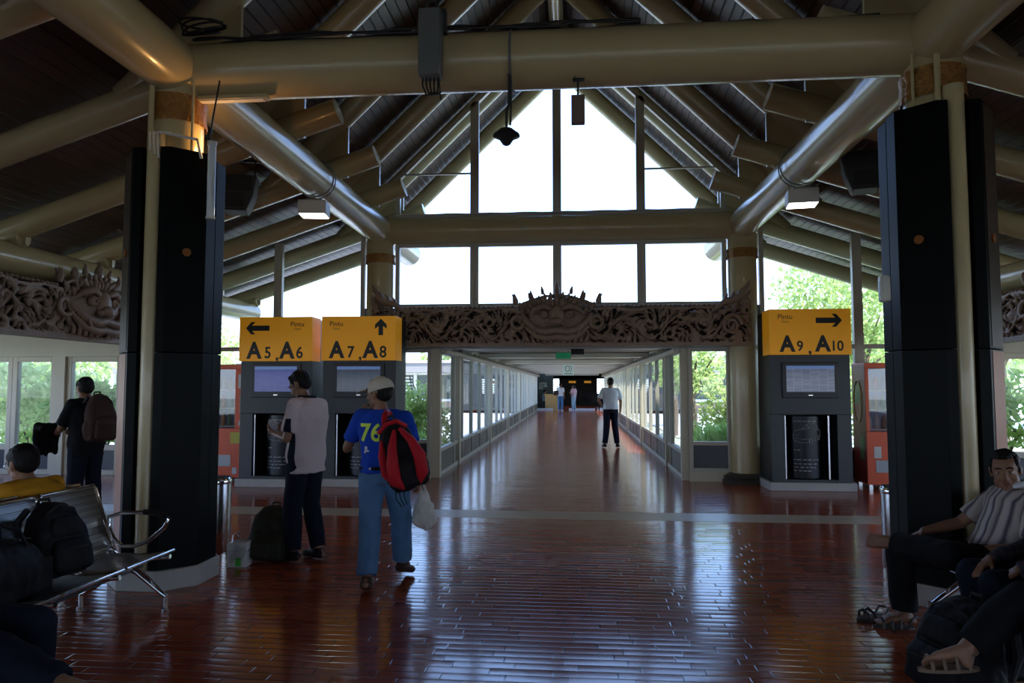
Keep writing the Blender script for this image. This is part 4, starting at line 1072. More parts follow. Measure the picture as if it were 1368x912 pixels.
def seat_pose(seat=.37, lean=0.0):
    """sitting, facing +Y; pelvis over the origin"""
    z = seat
    S = dict(pelvis=(0, .0, z+.10), waist=(0, -.03+lean*.2, z+.23), chest=(0, -.05+lean*.6, z+.42), neck=(0, -.03+lean, z+.57), head=(0, .02+lean, z+.70))
    for s, n in ((-1, 'L'), (1, 'R')):
        S.update({'sh'+n: (s*.175, -.04+lean*.9, z+.52), 'el'+n: (s*.24, .06+lean*.5, z+.27), 'wr'+n: (s*.16, .30, z+.20),
                  'hip'+n: (s*.09, .03, z+.09), 'kn'+n: (s*.13, .44, z+.10), 'an'+n: (s*.13, .44, .08), 'toe'+n: (s*.15, .60, .03)})
    return {a: Vector(v) for a, v in S.items()}
def hand(b, w, d, n, side, curl=.5, k=1.0):
    w, d = Vector(w), Vector(d).normalized(); n = Vector(n); n = (n-d*n.dot(d)).normalized(); r = d.cross(n)*side
    for i, o in enumerate((-.027, -.009, .009, .027)):
        caps(b, w+r*o*.6*k, w+d*.085*k+r*o*k, .013*k, .0115*k, 8)
        L = (.058, .070, .074, .062)[3-i]*k
        p = w+d*.085*k+r*o*1.02*k; a = curl*.7
        for seg in range(3):
            dd = d*math.cos(a)+n*math.sin(a)
            q = p+dd*L*(.5, .32, .25)[seg]
            caps(b, p, q, (.0095, .0088, .008)[seg]*k, (.0088, .008, .0072)[seg]*k, 8); p = q; a += curl*.8
    t0 = w+d*.02*k+r*.022*k; t1 = w+d*.055*k+r*.052*k+n*.012*k; t2 = t1+(d*.8+r*.25+n*.4*curl).normalized()*.032*k; t3 = t2+(d*.9+n*.5*curl-r*.1).normalized()*.026*k
    caps(b, t0, t1, .015*k, .011*k, 8); caps(b, t1, t2, .0105*k, .0095*k, 8); caps(b, t2, t3, .0095*k, .008*k, 8)
def head_mesh(b, c, R, k=1.0):
    """R: 3x3, columns right, forward, up"""
    def P(x, y, z): return Vector(c)+R@Vector((x, y, z))*k
    def bl(x, y, z, r, n=16): b.ball(P(x, y, z), Vector(r)*k, R, n=n, m=12)
    bl(0, -.008, .035, (.074, .094, .085), 24)
    bl(0, .022, -.012, (.062, .070, .085), 20)
    bl(0, .040, -.072, (.043, .045, .038)); bl(0, .068, -.092, (.022, .020, .020))
    for s in (-1, 1):
        bl(s*.036, .052, -.025, (.026, .028, .028)); bl(s*.045, .010, -.062, (.022, .040, .032))
        bl(s*.030, .078, .027, (.026, .014, .009)); bl(s*.030, .074, .004, (.016, .012, .009))
        bl(s*.075, -.004, -.005, (.009, .020, .032)); bl(s*.080, -.012, .012, (.007, .016, .018))
        caps(b, P(s*.009, .098, -.030), P(s*.009, .094, -.032), .009*k, .009*k, 8)
    caps(b, P(0, .088, .015), P(0, .108, -.026), .0085*k, .013*k, 10)
    caps(b, P(-.020, .086, -.055), P(.020, .086, -.055), .0075*k, .0075*k, 8); caps(b, P(0, .092, -.055), P(0, .090, -.066), .008*k, .009*k, 8)
def head_details(t, c, R, k=1.0, lips=True):
    def P(x, y, z): return Vector(c)+R@Vector((x, y, z))*k
    for s in (-1, 1):
        e = B().ball(P(s*.030, .080, .010), Vector((.0115, .008, .0062))*k, R, 12, 8).done('eye', 'eye_white', t)
        B().ball(P(s*.030, .0865, .010), Vector((.0052, .003, .0052))*k, R, 10, 6).done('iris', 'eye_dark', e)
        B().tube([P(s*.012, .092, .033), P(s*.030, .093, .039), P(s*.050, .078, .033)], [.0035*k, .0045*k, .002*k], 8).done('eyebrow', 'hair_black', t)
    B().tube([P(-.024, .084, -.058), P(-.01, .0945, -.056), P(.01, .0945, -.056), P(.024, .084, -.058)], [.002*k, .0055*k, .0055*k, .002*k], 8).tube([P(-.02, .084, -.062), P(0, .094, -.067), P(.02, .084, -.062)], [.002*k, .006*k, .002*k], 8).done('lips', 'lip', t)
def hair(t, c, R, k=1.0, vol=1.0, voxel=.006, long=0):
    b = B()
    def bl(x, y, z, r): b.ball(Vector(c)+R@Vector((x, y, z))*k, Vector(r)*k*vol, R, n=20, m=14)
    bl(0, -.028, .052, (.081, .088, .082)); bl(0, -.045, .015, (.076, .066, .080)); bl(0, .034, .098, (.050, .040, .026))
    for s in (-1, 1): bl(s*.062, .016, .056, (.015, .030, .034)); bl(s*.071, .012, .012, (.008, .014, .026))
    if long: bl(0, -.07, -.06, (.07, .04, .12))
    remeshed(b, 'hair', 'hair_black', t, voxel, 3, .004, 40)
def rotm(yaw=0, pitch=0, roll=0):
    """yaw + = turn to own left; pitch + = look down"""
    return (Euler((-pitch, 0, 0)).to_matrix() if False else (Matrix.Rotation(yaw, 3, 'Z') @ Matrix.Rotation(-pitch, 3, 'X') @ Matrix.Rotation(roll, 3, 'Y')))
def torso_rings(S, e=0., hem=None, wide=1.0, deep=1.0):
    sh = (S['shR']-S['shL']).normalized(); hp = (S['hipR']-S['hipL']).normalized()
    pts = [S['pelvis']-(S['waist']-S['pelvis'])*.7, S['pelvis'], S['waist'], (S['waist']+S['chest'])/2, S['chest'], (S['chest']*.45+S['neck']*.55), S['neck']*.8+S['chest']*.2, S['neck']]
    wd = [.135, .158, .145, .152, .168, .165, .115, .06]; dp = [.095, .112, .102, .108, .115, .098, .072, .058]
    out = []
    for i, p in enumerate(pts):
        u = (pts[min(i+1, len(pts)-1)]-pts[max(i-1, 0)]).normalized(); r = hp.lerp(sh, min(1, i/4)).normalized(); r = (r-u*r.dot(u)).normalized(); f = u.cross(r)
        out.append((p, r, f, wd[i]*wide+e, dp[i]*deep+e))
    return out
def person(lab, loc, rz, S, skin, hd=(0, 0, 0), shirt=None, sleeve=.85, trousers=None, shoes=None, hands={}, voxel=.007, k=1.0, hairv=1.0, group=None,
           loose=.018, hem=0., legr=(.085, .062, .052), barefoot=(), name='person', face=True, longhair=0, shirt_name='shirt', long_sleeve=False):
    t = thing(name, lab, 'person', loc, rz, group)
    t['joints'] = 0; del t['joints']
    Rh = rotm(*hd)
    # --- body, one continuous surface
    b = B()
    loft(b, torso_rings(S))
    caps(b, S['neck']-Vector((0, 0, .03)), S['head']-Vector((0, 0, .05)), .058*k, .052*k)
    head_mesh(b, S['head'], Rh, k)
    for n, s in (('L', -1), ('R', 1)):
        caps(b, S['neck']*.5+S['sh'+n]*.5-Vector((0, 0, .02)), S['sh'+n], .055, .056); caps(b, S['sh'+n], S['el'+n], .050, .038)
        m_ = S['el'+n].lerp(S['wr'+n], .3); caps(b, S['el'+n], m_, .038, .037); caps(b, m_, S['wr'+n], .037, .025)
        hh = hands.get(n, {}); d = Vector(hh.get('d', (S['wr'+n]-S['el'+n])))
        nn = Vector(hh.get('n', (-s, .2, 0))); hand(b, S['wr'+n], d, nn, hh.get('side', s), hh.get('curl', .5), k)
        caps(b, S['hip'+n], S['kn'+n], .080, .054); m_ = S['kn'+n].lerp(S['an'+n], .3); caps(b, S['kn'+n], m_, .052, .054); caps(b, m_, S['an'+n], .054, .036)
        ft = S['toe'+n]; an = S['an'+n]; fd = (ft-an).normalized(); up = (S['kn'+n]-an).normalized()
        heel = an-up*.045-(fd-up*fd.dot(up)).normalized()*.035
        caps(b, an, heel, .036, .030, 10); side = fd.cross(up).normalized()
        for q in (-.022, 0, .022): caps(b, an-up*.02+side*q*.6, ft+side*q-(ft-an).normalized()*.045, .030, .022, 10)
        if n in barefoot or not shoes:
            for i_, q in enumerate((-.034, -.017, -.001, .014, .030)):
                caps(b, ft+side*q-fd*.05, ft+side*q+fd*(.0, .012, .016, .012, .018)[i_ if s > 0 else 4-i_], .013, .0105, 8)
    remeshed(b, 'body', skin, t, voxel, 4)
    if face: head_details(t, S['head'], Rh, k)
    hair(t, S['head'], Rh, k, hairv, max(voxel, .006), longhair)
    # --- clothes
    if trousers:
        b = B(); rr = torso_rings(S, .014)[:3]
        loft(b, rr)
        for n in 'LR':
            caps(b, S['hip'+n], S['kn'+n], legr[0]+.012, legr[1]+.008)
            e_ = S['kn'+n].lerp(S['an'+n], .94); b.tube([S['kn'+n], S['kn'+n].lerp(e_, .35), e_], [legr[1]+.008, legr[1]+.006, legr[2]+.008], 16); b.ball(S['kn'+n], legr[1]+.008, n=14, m=8)
        remeshed(b, 'trousers', trousers, t, voxel, 5, .010, 9, 1)
    if shirt:
        b = B(); rg = torso_rings(S, loose, wide=1.02)
        rg = rg[1:] if hem >= 0 else rg
        if hem:
            c0, r0, f0, a0, d0 = rg[0]
            u = (S['waist']-S['pelvis']).normalized(); rg = [(c0-u*abs(hem), r0, f0, a0+.012, d0+.012)]+rg
        loft(b, rg)
        for n in 'LR':
            caps(b, S['neck']*.45+S['sh'+n]*.55-Vector((0, 0, .02)), S['sh'+n], .062, .066)
            if long_sleeve: caps(b, S['sh'+n], S['el'+n], .066, .052); b.tube([S['el'+n], S['wr'+n]], [.052, .038], 14)
            else:
                e_ = S['sh'+n].lerp(S['el'+n], sleeve); b.tube([S['sh'+n], e_], [.064, .066], 16)
        o = remeshed(b, shirt_name, shirt, t, voxel, 5, .011, 8, 2)
        b = B(); nk = S['neck']; u = (S['neck']-S['chest']).normalized()
        b.tube([nk+u*.0+Vector((.066*math.cos(a), .062*math.sin(a), .004*math.sin(a*1)))-Vector((0, 0, .0)) for a in [i*PI/10 for i in range(20)]], .012, 8, closed=True)
        b.done('collar', shirt, o)
    if shoes:
        for n in 'LR':
            if n in barefoot: continue
            ft = S['toe'+n]; an = S['an'+n]; up = (S['kn'+n]-an).normalized(); up = (up*.3+Vector((0, 0, 1))*.7).normalized(); fd = (ft-an); fd = (fd-up*fd.dot(up)).normalized()
            sd = fd.cross(up); b = B()
            for q in (-.018, .018): caps(b, an-up*.035-fd*.03+sd*q*.7, ft-up*(-.008)+sd*q, .036, .030, 12)
            caps(b, an-up*.01, an.lerp(ft, .55)+up*.01, .046, .034, 12)
            sh_ = remeshed(b, 'shoe', shoes, t, .006, 4)
    return t
def snap(o, obj, off=.003, direction=(0, 1, 0)):
    """press a flat mesh onto a surface along a direction (both share the same parent space)"""
    b2 = bmesh.new(); b2.from_mesh(o.data); bmesh.ops.triangulate(b2, faces=b2.faces[:]); bmesh.ops.subdivide_edges(b2, edges=[e_ for e_ in b2.edges if e_.calc_length() > .012], cuts=4, use_grid_fill=True); bmesh.ops.triangulate(b2, faces=b2.faces[:]); b2.to_mesh(o.data); b2.free()
    bm = bmesh.new(); bm.from_mesh(obj.data); bv = BVHTree.FromBMesh(bm); d = Vector(direction)
    for v in o.data.vertices:
        hit = bv.ray_cast(v.co-d*1.0, d)
        if hit[0] is not None: v.co = hit[0]-d*(off+(.0015 if v.index < 0 else 0))
    bm.free()
def child(t, name): return next(c for c in t.children if c.name.split('.')[0] == name)
def rucksack(t, w, d, h, m, m2=None, fv=1, pocket=True, straps=True, voxel=.008):
    """local: back panel at y=0, bulging to -y*fv ; z up"""
    def soft(b, prof, y0, n=32, sq=.55):
        R = []
        for z, hw, hd_, dy in prof:
            R.append([b.bm.verts.new((hw*math.copysign(abs(math.cos(a))**sq, math.cos(a)), -fv*(y0+dy)+hd_*math.copysign(abs(math.sin(a))**sq, math.sin(a)), z)) for a in [2*PI*j/n for j in range(n)]])
        for p_, q_ in zip(R, R[1:]):
            for j in range(n): b.bm.faces.new((p_[j], p_[(j+1)%n], q_[(j+1)%n], q_[j]))
        b.bm.faces.new(R[0][::-1]); b.bm.faces.new(R[-1])
    b = B()
    soft(b, [(.0, w*.40, d*.30, 0), (h*.05, w*.48, d*.42, 0), (h*.3, w*.50, d*.46, 0), (h*.6, w*.47, d*.40, -d*.04), (h*.82, w*.38, d*.30, -d*.10), (h*.95, w*.25, d*.18, -d*.16), (h, w*.12, d*.07, -d*.2)], d*.48)
    for s in (-1, 1): b.ball((s*w*.47, -fv*d*.45, h*.24), (w*.10, d*.28, h*.19), n=14, m=10)
    remeshed(b, 'main_compartment', m, t, voxel, 4, .009, 13)
    if pocket:
        b = B(); soft(b, [(h*.04, w*.30, d*.10, 0), (h*.08, w*.37, d*.17, 0), (h*.36, w*.36, d*.16, 0), (h*.47, w*.30, d*.08, -d*.05)], d*.95)
        soft(b, [(h*.50, w*.26, d*.08, 0), (h*.54, w*.31, d*.13, 0), (h*.70, w*.27, d*.10, 0), (h*.78, w*.2, d*.05, -d*.04)], d*.80)
        remeshed(b, 'front_pocket', m2 or m, t, voxel, 3, .005, 14)
        B().tube([(-w*.30, -fv*d*1.10, h*.33), (0, -fv*d*1.13, h*.35), (w*.30, -fv*d*1.10, h*.33)], .005, 6).done('pocket_zip', 'black_rubber', t)
    B().tube([(-w*.36, -fv*d*.55, h*.3), (-w*.40, -fv*d*.62, h*.6), (-w*.25, -fv*d*.68, h*.86), (0, -fv*d*.66, h*.95), (w*.25, -fv*d*.68, h*.86), (w*.40, -fv*d*.62, h*.6), (w*.36, -fv*d*.55, h*.3)], .007, 6).done('zip', 'black_rubber', t)
    B().tube([(-.04, -fv*d*.12, h*.96), (-.03, -fv*d*.12, h*1.04), (.03, -fv*d*.12, h*1.04), (.04, -fv*d*.12, h*.96)], .009, 8).done('grab_handle', 'black_rubber', t)
    if straps:
        for s in (-1, 1): B().tube([(s*w*.25, 0, h*.93), (s*w*.30, fv*.06, h*.8), (s*w*.32, fv*.09, h*.5), (s*w*.36, fv*.03, h*.2)], [.02, .022, .022, .01], 8).done('shoulder_strap', 'black_matt', t)

# ---- man in the blue shirt walking away, cap, red rucksack
S = stand(1.56)
for n, (x, y, z) in {'anL': (-.07, -.10, .10), 'toeL': (-.10, .06, .03), 'knL': (-.085, .03, .47), 'anR': (.10, .42-.12, .13), 'toeR': (.13, .55-.12, .035), 'knR': (.11, .22, .47),
                  'hipL': (-.085, .06, .82), 'hipR': (.09, .10, .82), 'pelvis': (0, .08, .86), 'waist': (0, .08, .98), 'chest': (-.01, .08, 1.17), 'neck': (-.02, .08, 1.33), 'head': (-.045, .10, 1.455),
                  'shL': (-.19, .10, 1.275), 'shR': (.175, .05, 1.27), 'elL': (-.315, .16, 1.03), 'wrL': (-.215, .20, 1.27), 'elR': (.255, .02, 1.02), 'wrR': (.27, .12, .80)}.items():
    S[n] = Vector((x, y, z))
p = person('man in a blue 76 shirt, pale cap and jeans walking towards the corridor', (-1.19, 5.33, 0), 0, S, 'skin_brown', (1.25, .05, 0), 'cloth_royal', .72, 'cloth_jeans', 'shoe_brown',
           {'L': dict(d=(.25, -.15, .95), n=(.8, -.1, .2), curl=.9), 'R': dict(d=(.05, .1, -1), n=(-1, 0, 0), curl=1.5)}, legr=(.092, .075, .072), loose=.022)
sh = child(p, 'shirt')
o = text_mesh('number', '76', .185, mat('neon_print', (.55, .75, .05), .6), None, (-.068, -.4, 1.16), bold=.004, ext=.0); o.parent = sh; snap(o, sh, .008)
o = text_mesh('lettering', 'JL', .05, 'cloth_white', None, (-.10, -.4, 1.04), bold=.003, ext=0); o.parent = sh; snap(o, sh, .007)
bt = B(); r_ = torso_rings(S, .032)[1]; c_ = r_[0]+Vector((0, 0, .035))
bt.tube([c_+Vector((.176*math.cos(a), .128*math.sin(a), 0)) for a in [i*PI/16 for i in range(32)]], .016, 8, closed=True)
bt.done('belt', 'shoe_black', p)
B().tube([c_+Vector((.176*math.cos(a), .128*math.sin(a), .0)) for a in (-2.0, -1.95, -1.9)], .019, 8).done('belt_tag', 'sticker_white', p)
Rh = rotm(1.25, .05)
hc = S['head']
b = B()
b.ball(hc+Rh@Vector((0, -.016, .045)), (.090, .110, .092), Rh, 24, 14); b.ball(hc+Rh@Vector((0, -.045, .015)), (.084, .078, .09), Rh, 24, 14)
remeshed(b, 'cap_crown_tmp', 'cloth_cap', None, .006, 2)
cap_o = bpy.data.objects['cap_crown_tmp']; cap_o.name = 'cap'; cap_o.parent = p
bm = bmesh.new(); bm.from_mesh(cap_o.data)
low = hc+Rh@Vector((0, 0, .022)); upv = Rh@Vector((0, .22, 1))
bmesh.ops.bisect_plane(bm, geom=bm.verts[:]+bm.edges[:]+bm.faces[:], plane_co=low, plane_no=upv, clear_inner=True)
bm.to_mesh(cap_o.data); bm.free()
b = B(); n = 14; top_, bot_ = [], []
for i in range(n+1):
    a = PI*i/n; x = .078*math.cos(a)
    top_.append(hc+Rh@Vector((x, .065+.03*math.sin(a), .048))); bot_.append(hc+Rh@Vector((x*.95, .075+.125*math.sin(a)**.6, .032-.012*math.sin(a))))
va = [b.bm.verts.new(v) for v in top_]; vb = [b.bm.verts.new(v) for v in bot_]
for i in range(n): b.bm.faces.new((va[i], va[i+1], vb[i+1], vb[i]))
br = b.done('cap_peak', 'cloth_cap', p); so = br.modifiers.new('s', 'SOLIDIFY'); so.thickness = .005
# his rucksack
mat('bag_red', (.38, .012, .020), .6, var=.15, bump=.2); mat('bag_black', (.010, .010, .012), .65, var=.3, bump=.3)
t = thing('rucksack', 'red and black rucksack slung on the shoulder of the man in the blue shirt', 'rucksack', (-.925, 5.26, .78), .25)
t.rotation_euler = (0, math.radians(-20), .25)
rucksack(t, .29, .20, .52, 'bag_black', 'bag_black', straps=False)
for s in (-1, 1):
    b = B(); b.tube([(s*.02+.03, -.17, .44), (s*.07+.03, -.235, .34), (s*.10+.02, -.26, .22), (s*.10, -.24, .10), (s*.06, -.20, .03)], [.015, .03, .045, .045, .015], 10)
    b.done('red_panel', 'bag_red', t, smooth=60)
B().tube([(-.10, -.17, .40), (-.13, -.14, .30), (-.15, -.12, .16), (-.12, -.12, .06)], [.012, .03, .035, .012], 10).done('side_panel', 'bag_red', t)
B().tube([(-.10, -.16, .46), (-.03, -.2, .505), (.05, -.2, .50), (.10, -.16, .44)], .016, 8).done('top_piping', 'bag_red', t)
B().tube([(-.05, -.08, .44), (-.04, -.05, .50), (-.02, .01, .555), (.0, .09, .57), (.03, .17, .50), (.05, .2, .38)], [.020, .026, .028, .028, .026, .015], 10).done('shoulder_strap', 'bag_red', t)
for k in range(3): B().tube([(-.12+.03*k, -.15, .05), (-.14+.03*k, -.16, -.03), (-.12+.02*k, -.17, -.09)], .004, 5).done('loose_strap', 'bag_black', t)
# his carrier bag
mat('plastic_white', (.55, .55, .50), .35, var=.2, vscale=14, bump=.8, bscale=24)
t = thing('carrier_bag', 'crumpled pale plastic carrier bag hanging from the hand of the man in the blue shirt', 'bag', (-.885, 5.46, .42))
b = B(); b.ball((0, 0, .12), (.085, .06, .12), n=20, m=14); b.ball((.01, 0, .08), (.095, .065, .085), n=20, m=12); b.ball((.0, 0, .23), (.045, .035, .07), n=16, m=10)
remeshed(b, 'bag_body', 'plastic_white', t, .007, 4, .014, 18)
B().tube([(-.02, 0, .27), (-.03, 0, .33), (-.03, .01, .38)], [.014, .010, .008], 8).tube([(.02, 0, .27), (.0, 0, .33), (-.02, .01, .38)], [.014, .010, .008], 8).done('handle', 'plastic_white', t)

# ---- man reading a paper in front of the kiosks
S = stand(1.66)
S['head'] += Vector((0, .06, -.015)); S['neck'] += Vector((0, .02, 0))
for n, v in {'elL': (-.215, .03, 1.07), 'wrL': (-.12, .25, 1.10), 'elR': (.22, .03, 1.07), 'wrR': (.10, .25, 1.12)}.items(): S[n] = Vector(v)
S['anL'] += Vector((.02, .08, 0)); S['toeL'] += Vector((.02, .08, 0)); S['knL'] += Vector((0, .04, 0))
S['anR'] += Vector((-.02, -.06, 0)); S['toeR'] += Vector((0, -.06, 0))
p = person('man in a pale shirt and navy trousers reading a slip of paper by the kiosks', (-2.08, 6.12, 0), 1.25, S, 'skin_brown', (.15, .55, 0), 'cloth_pinkwhite', .82, 'cloth_navy', 'shoe_black',
           {'L': dict(d=(.35, .9, .1), n=(.6, 0, .6), curl=.9), 'R': dict(d=(-.4, .9, .1), n=(-.6, 0, .6), curl=.9)}, legr=(.092, .072, .06), loose=.035, hem=-.05)
sh = child(p, 'shirt')
for s in (-1, 1):
    b = B(); zz = [.82, .95, 1.08, 1.20]
    pts0 = []
    for z in zz: pts0 += [(s*.4, -.035+.012*(z-.8), z), (s*.4, .045-.02*(z-.8), z)]
    v = []
    for i in range(13):
        z = .80+.44*i/12; row = [Vector((s*.6, y, z)) for y in np.linspace(-.035, .05-.04*i/12, 5)]; v.append([b.bm.verts.new(q) for q in row])
    for a_, c_ in zip(v, v[1:]):
        for j in range(4): b.bm.faces.new((a_[j], a_[j+1], c_[j+1], c_[j]))
    o = b.done('side_panel', 'cloth_navy', sh, noflip=True); snap(o, sh, .004, (-s, 0, 0))
B().tube([S['neck']+Vector((.070*math.cos(a), .066*math.sin(a)+.0, .012)) for a in [i*PI/10 for i in range(20)]], .017, 8, closed=True).done('dark_collar', 'cloth_navy', sh)
b = B().box(-.035, .035, -.002, .002, 0, .11, Matrix.Translation((-2.42, 6.16, 1.12)) @ Euler((.5, .2, .3)).to_matrix().to_4x4())
tag(b.done('paper_slip', 'cloth_white'), 'white slip of paper in the hand of the man by the kiosks', 'paper')

# ---- man in black with a brown rucksack by the aisle windows
S = stand(1.62)
S['head'] += Vector((0, .05, -.02)); S['neck'] += Vector((0, .02, 0)); S['chest'] += Vector((0, .02, 0))
for n, v in {'elL': (-.22, .10, 1.06), 'wrL': (-.14, .32, 1.00), 'elR': (.20, .10, 1.06), 'wrR': (.10, .32, 1.02)}.items(): S[n] = Vector(v)
person('man in a black t-shirt standing side-on by the aisle windows', (-5.02, 7.35, 0), 1.15, S, 'skin_brown', (.1, .3, 0), 'cloth_black', .85, 'cloth_navy', 'shoe_black', {'L': dict(curl=.8), 'R': dict(curl=.8)}, voxel=.009, legr=(.09, .072, .06), loose=.03, hem=-.03)
mat('bag_brown', (.055, .030, .024), .7, var=.2, bump=.4); mat('bag_camo', (.030, .032, .022), .8, var=.6, vscale=16, bump=.3)
t = thing('rucksack', 'brown rucksack worn by the man in the black t-shirt', 'rucksack', (-4.90, 7.31, .93), 1.15)
rucksack(t, .32, .22, .50, 'bag_brown')
t = thing('folded_jacket', 'dark jacket bundled over the forearms of the man in the black t-shirt', 'jacket', (-5.33, 7.28, .93), 1.15)
b = B()
for k in range(5): b.tube([(-.15+.05*k, -.06, .13), (-.15+.06*k, .04, .16), (-.14+.05*k, .10, .05), (-.13+.05*k, .10, -.14-.02*(k % 3))], [.04, .045, .04, .02], 10)
remeshed(b, 'cloth_bundle', 'cloth_black', t, .01, 4, .01, 14)

# ---- seated man in the ochre shirt (back-to-back bench, facing the aisle windows)
S = seat_pose(.33, .05)
S['head'] += Vector((0, .02, -.03))
p = person('seated man in an ochre t-shirt and glasses behind the steel bench back', (-3.27, 4.42, 0), PI/2-.15, S, 'skin_tan', (-.1, .25, 0), 'cloth_ochre', .8, 'cloth_navy', 'shoe_black', {}, voxel=.009, loose=.03, hairv=1.06)
Rh = rotm(-.1, .25)
b = B()
for s in (-1, 1):
    b.tube([S['head']+Rh@Vector((s*.031+.022*math.cos(a), .098, .010+.016*math.sin(a))) for a in [i*PI/8 for i in range(16)]], .0025, 6, closed=True)
    b.tube([S['head']+Rh@Vector((s*.055, .096, .012)), S['head']+Rh@Vector((s*.078, .06, .012)), S['head']+Rh@Vector((s*.086, -.01, .008))], .0025, 6)
b.tube([S['head']+Rh@Vector((-.009, .100, .012)), S['head']+Rh@Vector((.009, .100, .012))], .0025, 6)
b.done('glasses', 'chrome', p)

# ---- legs-crossed traveller at the near end of the steel bench (mostly out of frame)
S = seat_pose(.37, -.04)
S['knL'] = Vector((-.12, .47, .455)); S['anL'] = Vector((-.12, .44, .08)); S['toeL'] = Vector((-.13, .58, .03))
S['knR'] = Vector((.13, .45, .43)); S['anR'] = Vector((.20, .84, .33)); S['toeR'] = Vector((.22, .99, .29))
for n in 'LR': S['wr'+n] = Vector((.20 if n == 'R' else -.2, .12, .50)); S['el'+n] = Vector((.28 if n == 'R' else -.28, -.12, .60))
person('person in dark trousers with bare foot, beyond the black holdall on the bench', (-2.59, 2.94, 0), -PI/2, S, 'skin_tan', (0, 0, 0), 'cloth_navy', .85, 'cloth_navy', 'shoe_black', {}, voxel=.009, legr=(.095, .075, .06), barefoot=('R',))

# ---- striped shirt man sitting with one ankle on the other knee, looking at the viewer
S = seat_pose(.37, -.10)
S['pelvis'] = Vector((0, .05, .47)); S['waist'] = Vector((0, -.01, .58)); S['chest'] = Vector((.0, -.09, .75)); S['neck'] = Vector((0, -.10, .90)); S['head'] = Vector((-.0, -.05, 1.00))
S['shL'] = Vector((-.185, -.10, .83)); S['shR'] = Vector((.185, -.10, .83))
S['elL'] = Vector((-.28, -.02, .60)); S['wrL'] = Vector((-.17, .20, .56)); S['elR'] = Vector((.25, .10, .64)); S['wrR'] = Vector((.17, .36, .60))
S['knR'] = Vector((.15, .52, .47)); S['anR'] = Vector((.15, .50, .09)); S['toeR'] = Vector((.16, .65, .035))
S['knL'] = Vector((-.22, .40, .54)); S['anL'] = Vector((.12, .56, .53)); S['toeL'] = Vector((.20, .68, .53))
p = person('seated man in a striped shirt, one bare foot up on his other knee', (2.84, 4.62, 0), PI/2, S, 'skin_brown', (1.0, .12, .10), 'cloth_striped', .8, 'cloth_black', None,
       {'R': dict(d=(-.1, .9, -.4), n=(-.2, -.3, -.9), curl=.5), 'L': dict(d=(.3, .9, -.3), n=(.1, -.2, -1), curl=.4)}, voxel=.006, legr=(.095, .075, .07), barefoot=('L', 'R'), loose=.026, hem=-.02)
sh = child(p, 'shirt')
b = B()
for s in (-1, 1): b.tube([S['neck']+Vector((s*.01, .075, -.025)), S['neck']+Vector((s*.06, .045, .02)), S['neck']+Vector((s*.062, -.03, .035)), S['neck']+Vector((0, -.07, .035))], [.012, .018, .018, .014], 8)
b.done('white_collar', 'cloth_white', sh)
B().tube([Vector((.0, .04+.0, .60)), Vector((0, .032, .70)), Vector((0, .02, .80))], .003, 6).done('button_strip', 'cloth_black', sh)
def worn_sandal(lab, S, n, loc, rz, m):
    t = thing('sandal', lab, 'sandal', loc, rz)
    ft, an, up = S['toe'+n], S['an'+n], (S['kn'+n]-S['an'+n]).normalized()
    fd = ft-an; up = (Vector((0, 0, 1))*.8+up*.2).normalized() if abs(fd.normalized().dot(up)) > .8 else up
    fd = (fd-up*fd.dot(up)).normalized(); up = (up-fd*up.dot(fd)).normalized(); sd = fd.cross(up)
    # foot axis: heel to toes along the real foot slope
    ax = (ft-(an-up*.055)).normalized(); up2 = (up-ax*up.dot(ax)).normalized(); sd = ax.cross(up2)
    o = an-up*.055
    def P(y, x, z): return o+ax*y+sd*x+up2*z
    b = B(); ring = [((.042*math.cos(a)), .072+.125*math.sin(a)) for a in [i*PI/14 for i in range(28)]]
    va = [b.bm.verts.new(P(y, x, -.040)) for x, y in ring]; vb = [b.bm.verts.new(P(y, x, -.025)) for x, y in ring]
    b.bm.faces.new(va[::-1]); b.bm.faces.new(vb)
    for i in range(28): b.bm.faces.new((va[i], va[(i+1)%28], vb[(i+1)%28], vb[i]))
    b.done('sole', m, t)
    for y, h in ((.145, .022), (.095, .035), (.045, .045)):
        B().tube([P(y, -.050, -.028), P(y, -.046, h*.3), P(y, -.02, h), P(y, .02, h), P(y, .046, h*.3), P(y, .050, -.028)], .008, 8).done('strap', m, t)
    B().tube([P(-.0, -.046, -.028), P(-.02, -.044, .03), P(-.065, 0, .04), P(-.02, .044, .03), P(0, .046, -.028)], .007, 8).done('heel_strap', m, t)
def sandal(lab, x, y, rz, m, z=0., rx=0):
    t = thing('sandal', lab, 'sandal', (x, y, z), rz); t.rotation_euler = (rx, 0, rz)
    b = B(); b.prism([(.045*math.cos(a)*(1.05 if math.sin(a) > 0 else .8), .13*math.sin(a)) for a in [i*PI/14 for i in range(28)]], 0, .022); b.done('sole', m, t, bevel=.004)
    for y0 in (.07, .02):
        B().tube([(-.046, y0-.01, .012), (-.036, y0, .05), (0, y0+.01, .072), (.036, y0, .05), (.046, y0-.01, .012)], [.007, .009, .010, .009, .007], 8).done('strap', m, t)
    B().tube([(-.036, -.07, .012), (-.036, -.11, .06), (0, -.135, .065), (.036, -.11, .06), (.036, -.07, .012)], .007, 8).done('heel_strap', m, t)
worn_sandal('dark sandal worn on the floor foot of the striped shirt man', S, 'R', (2.84, 4.62, 0), PI/2, 'sandal_dark')
sandal('empty dark sandal on the floor beside the striped shirt man', 2.20, 4.93, PI/2+.5, 'sandal_dark')

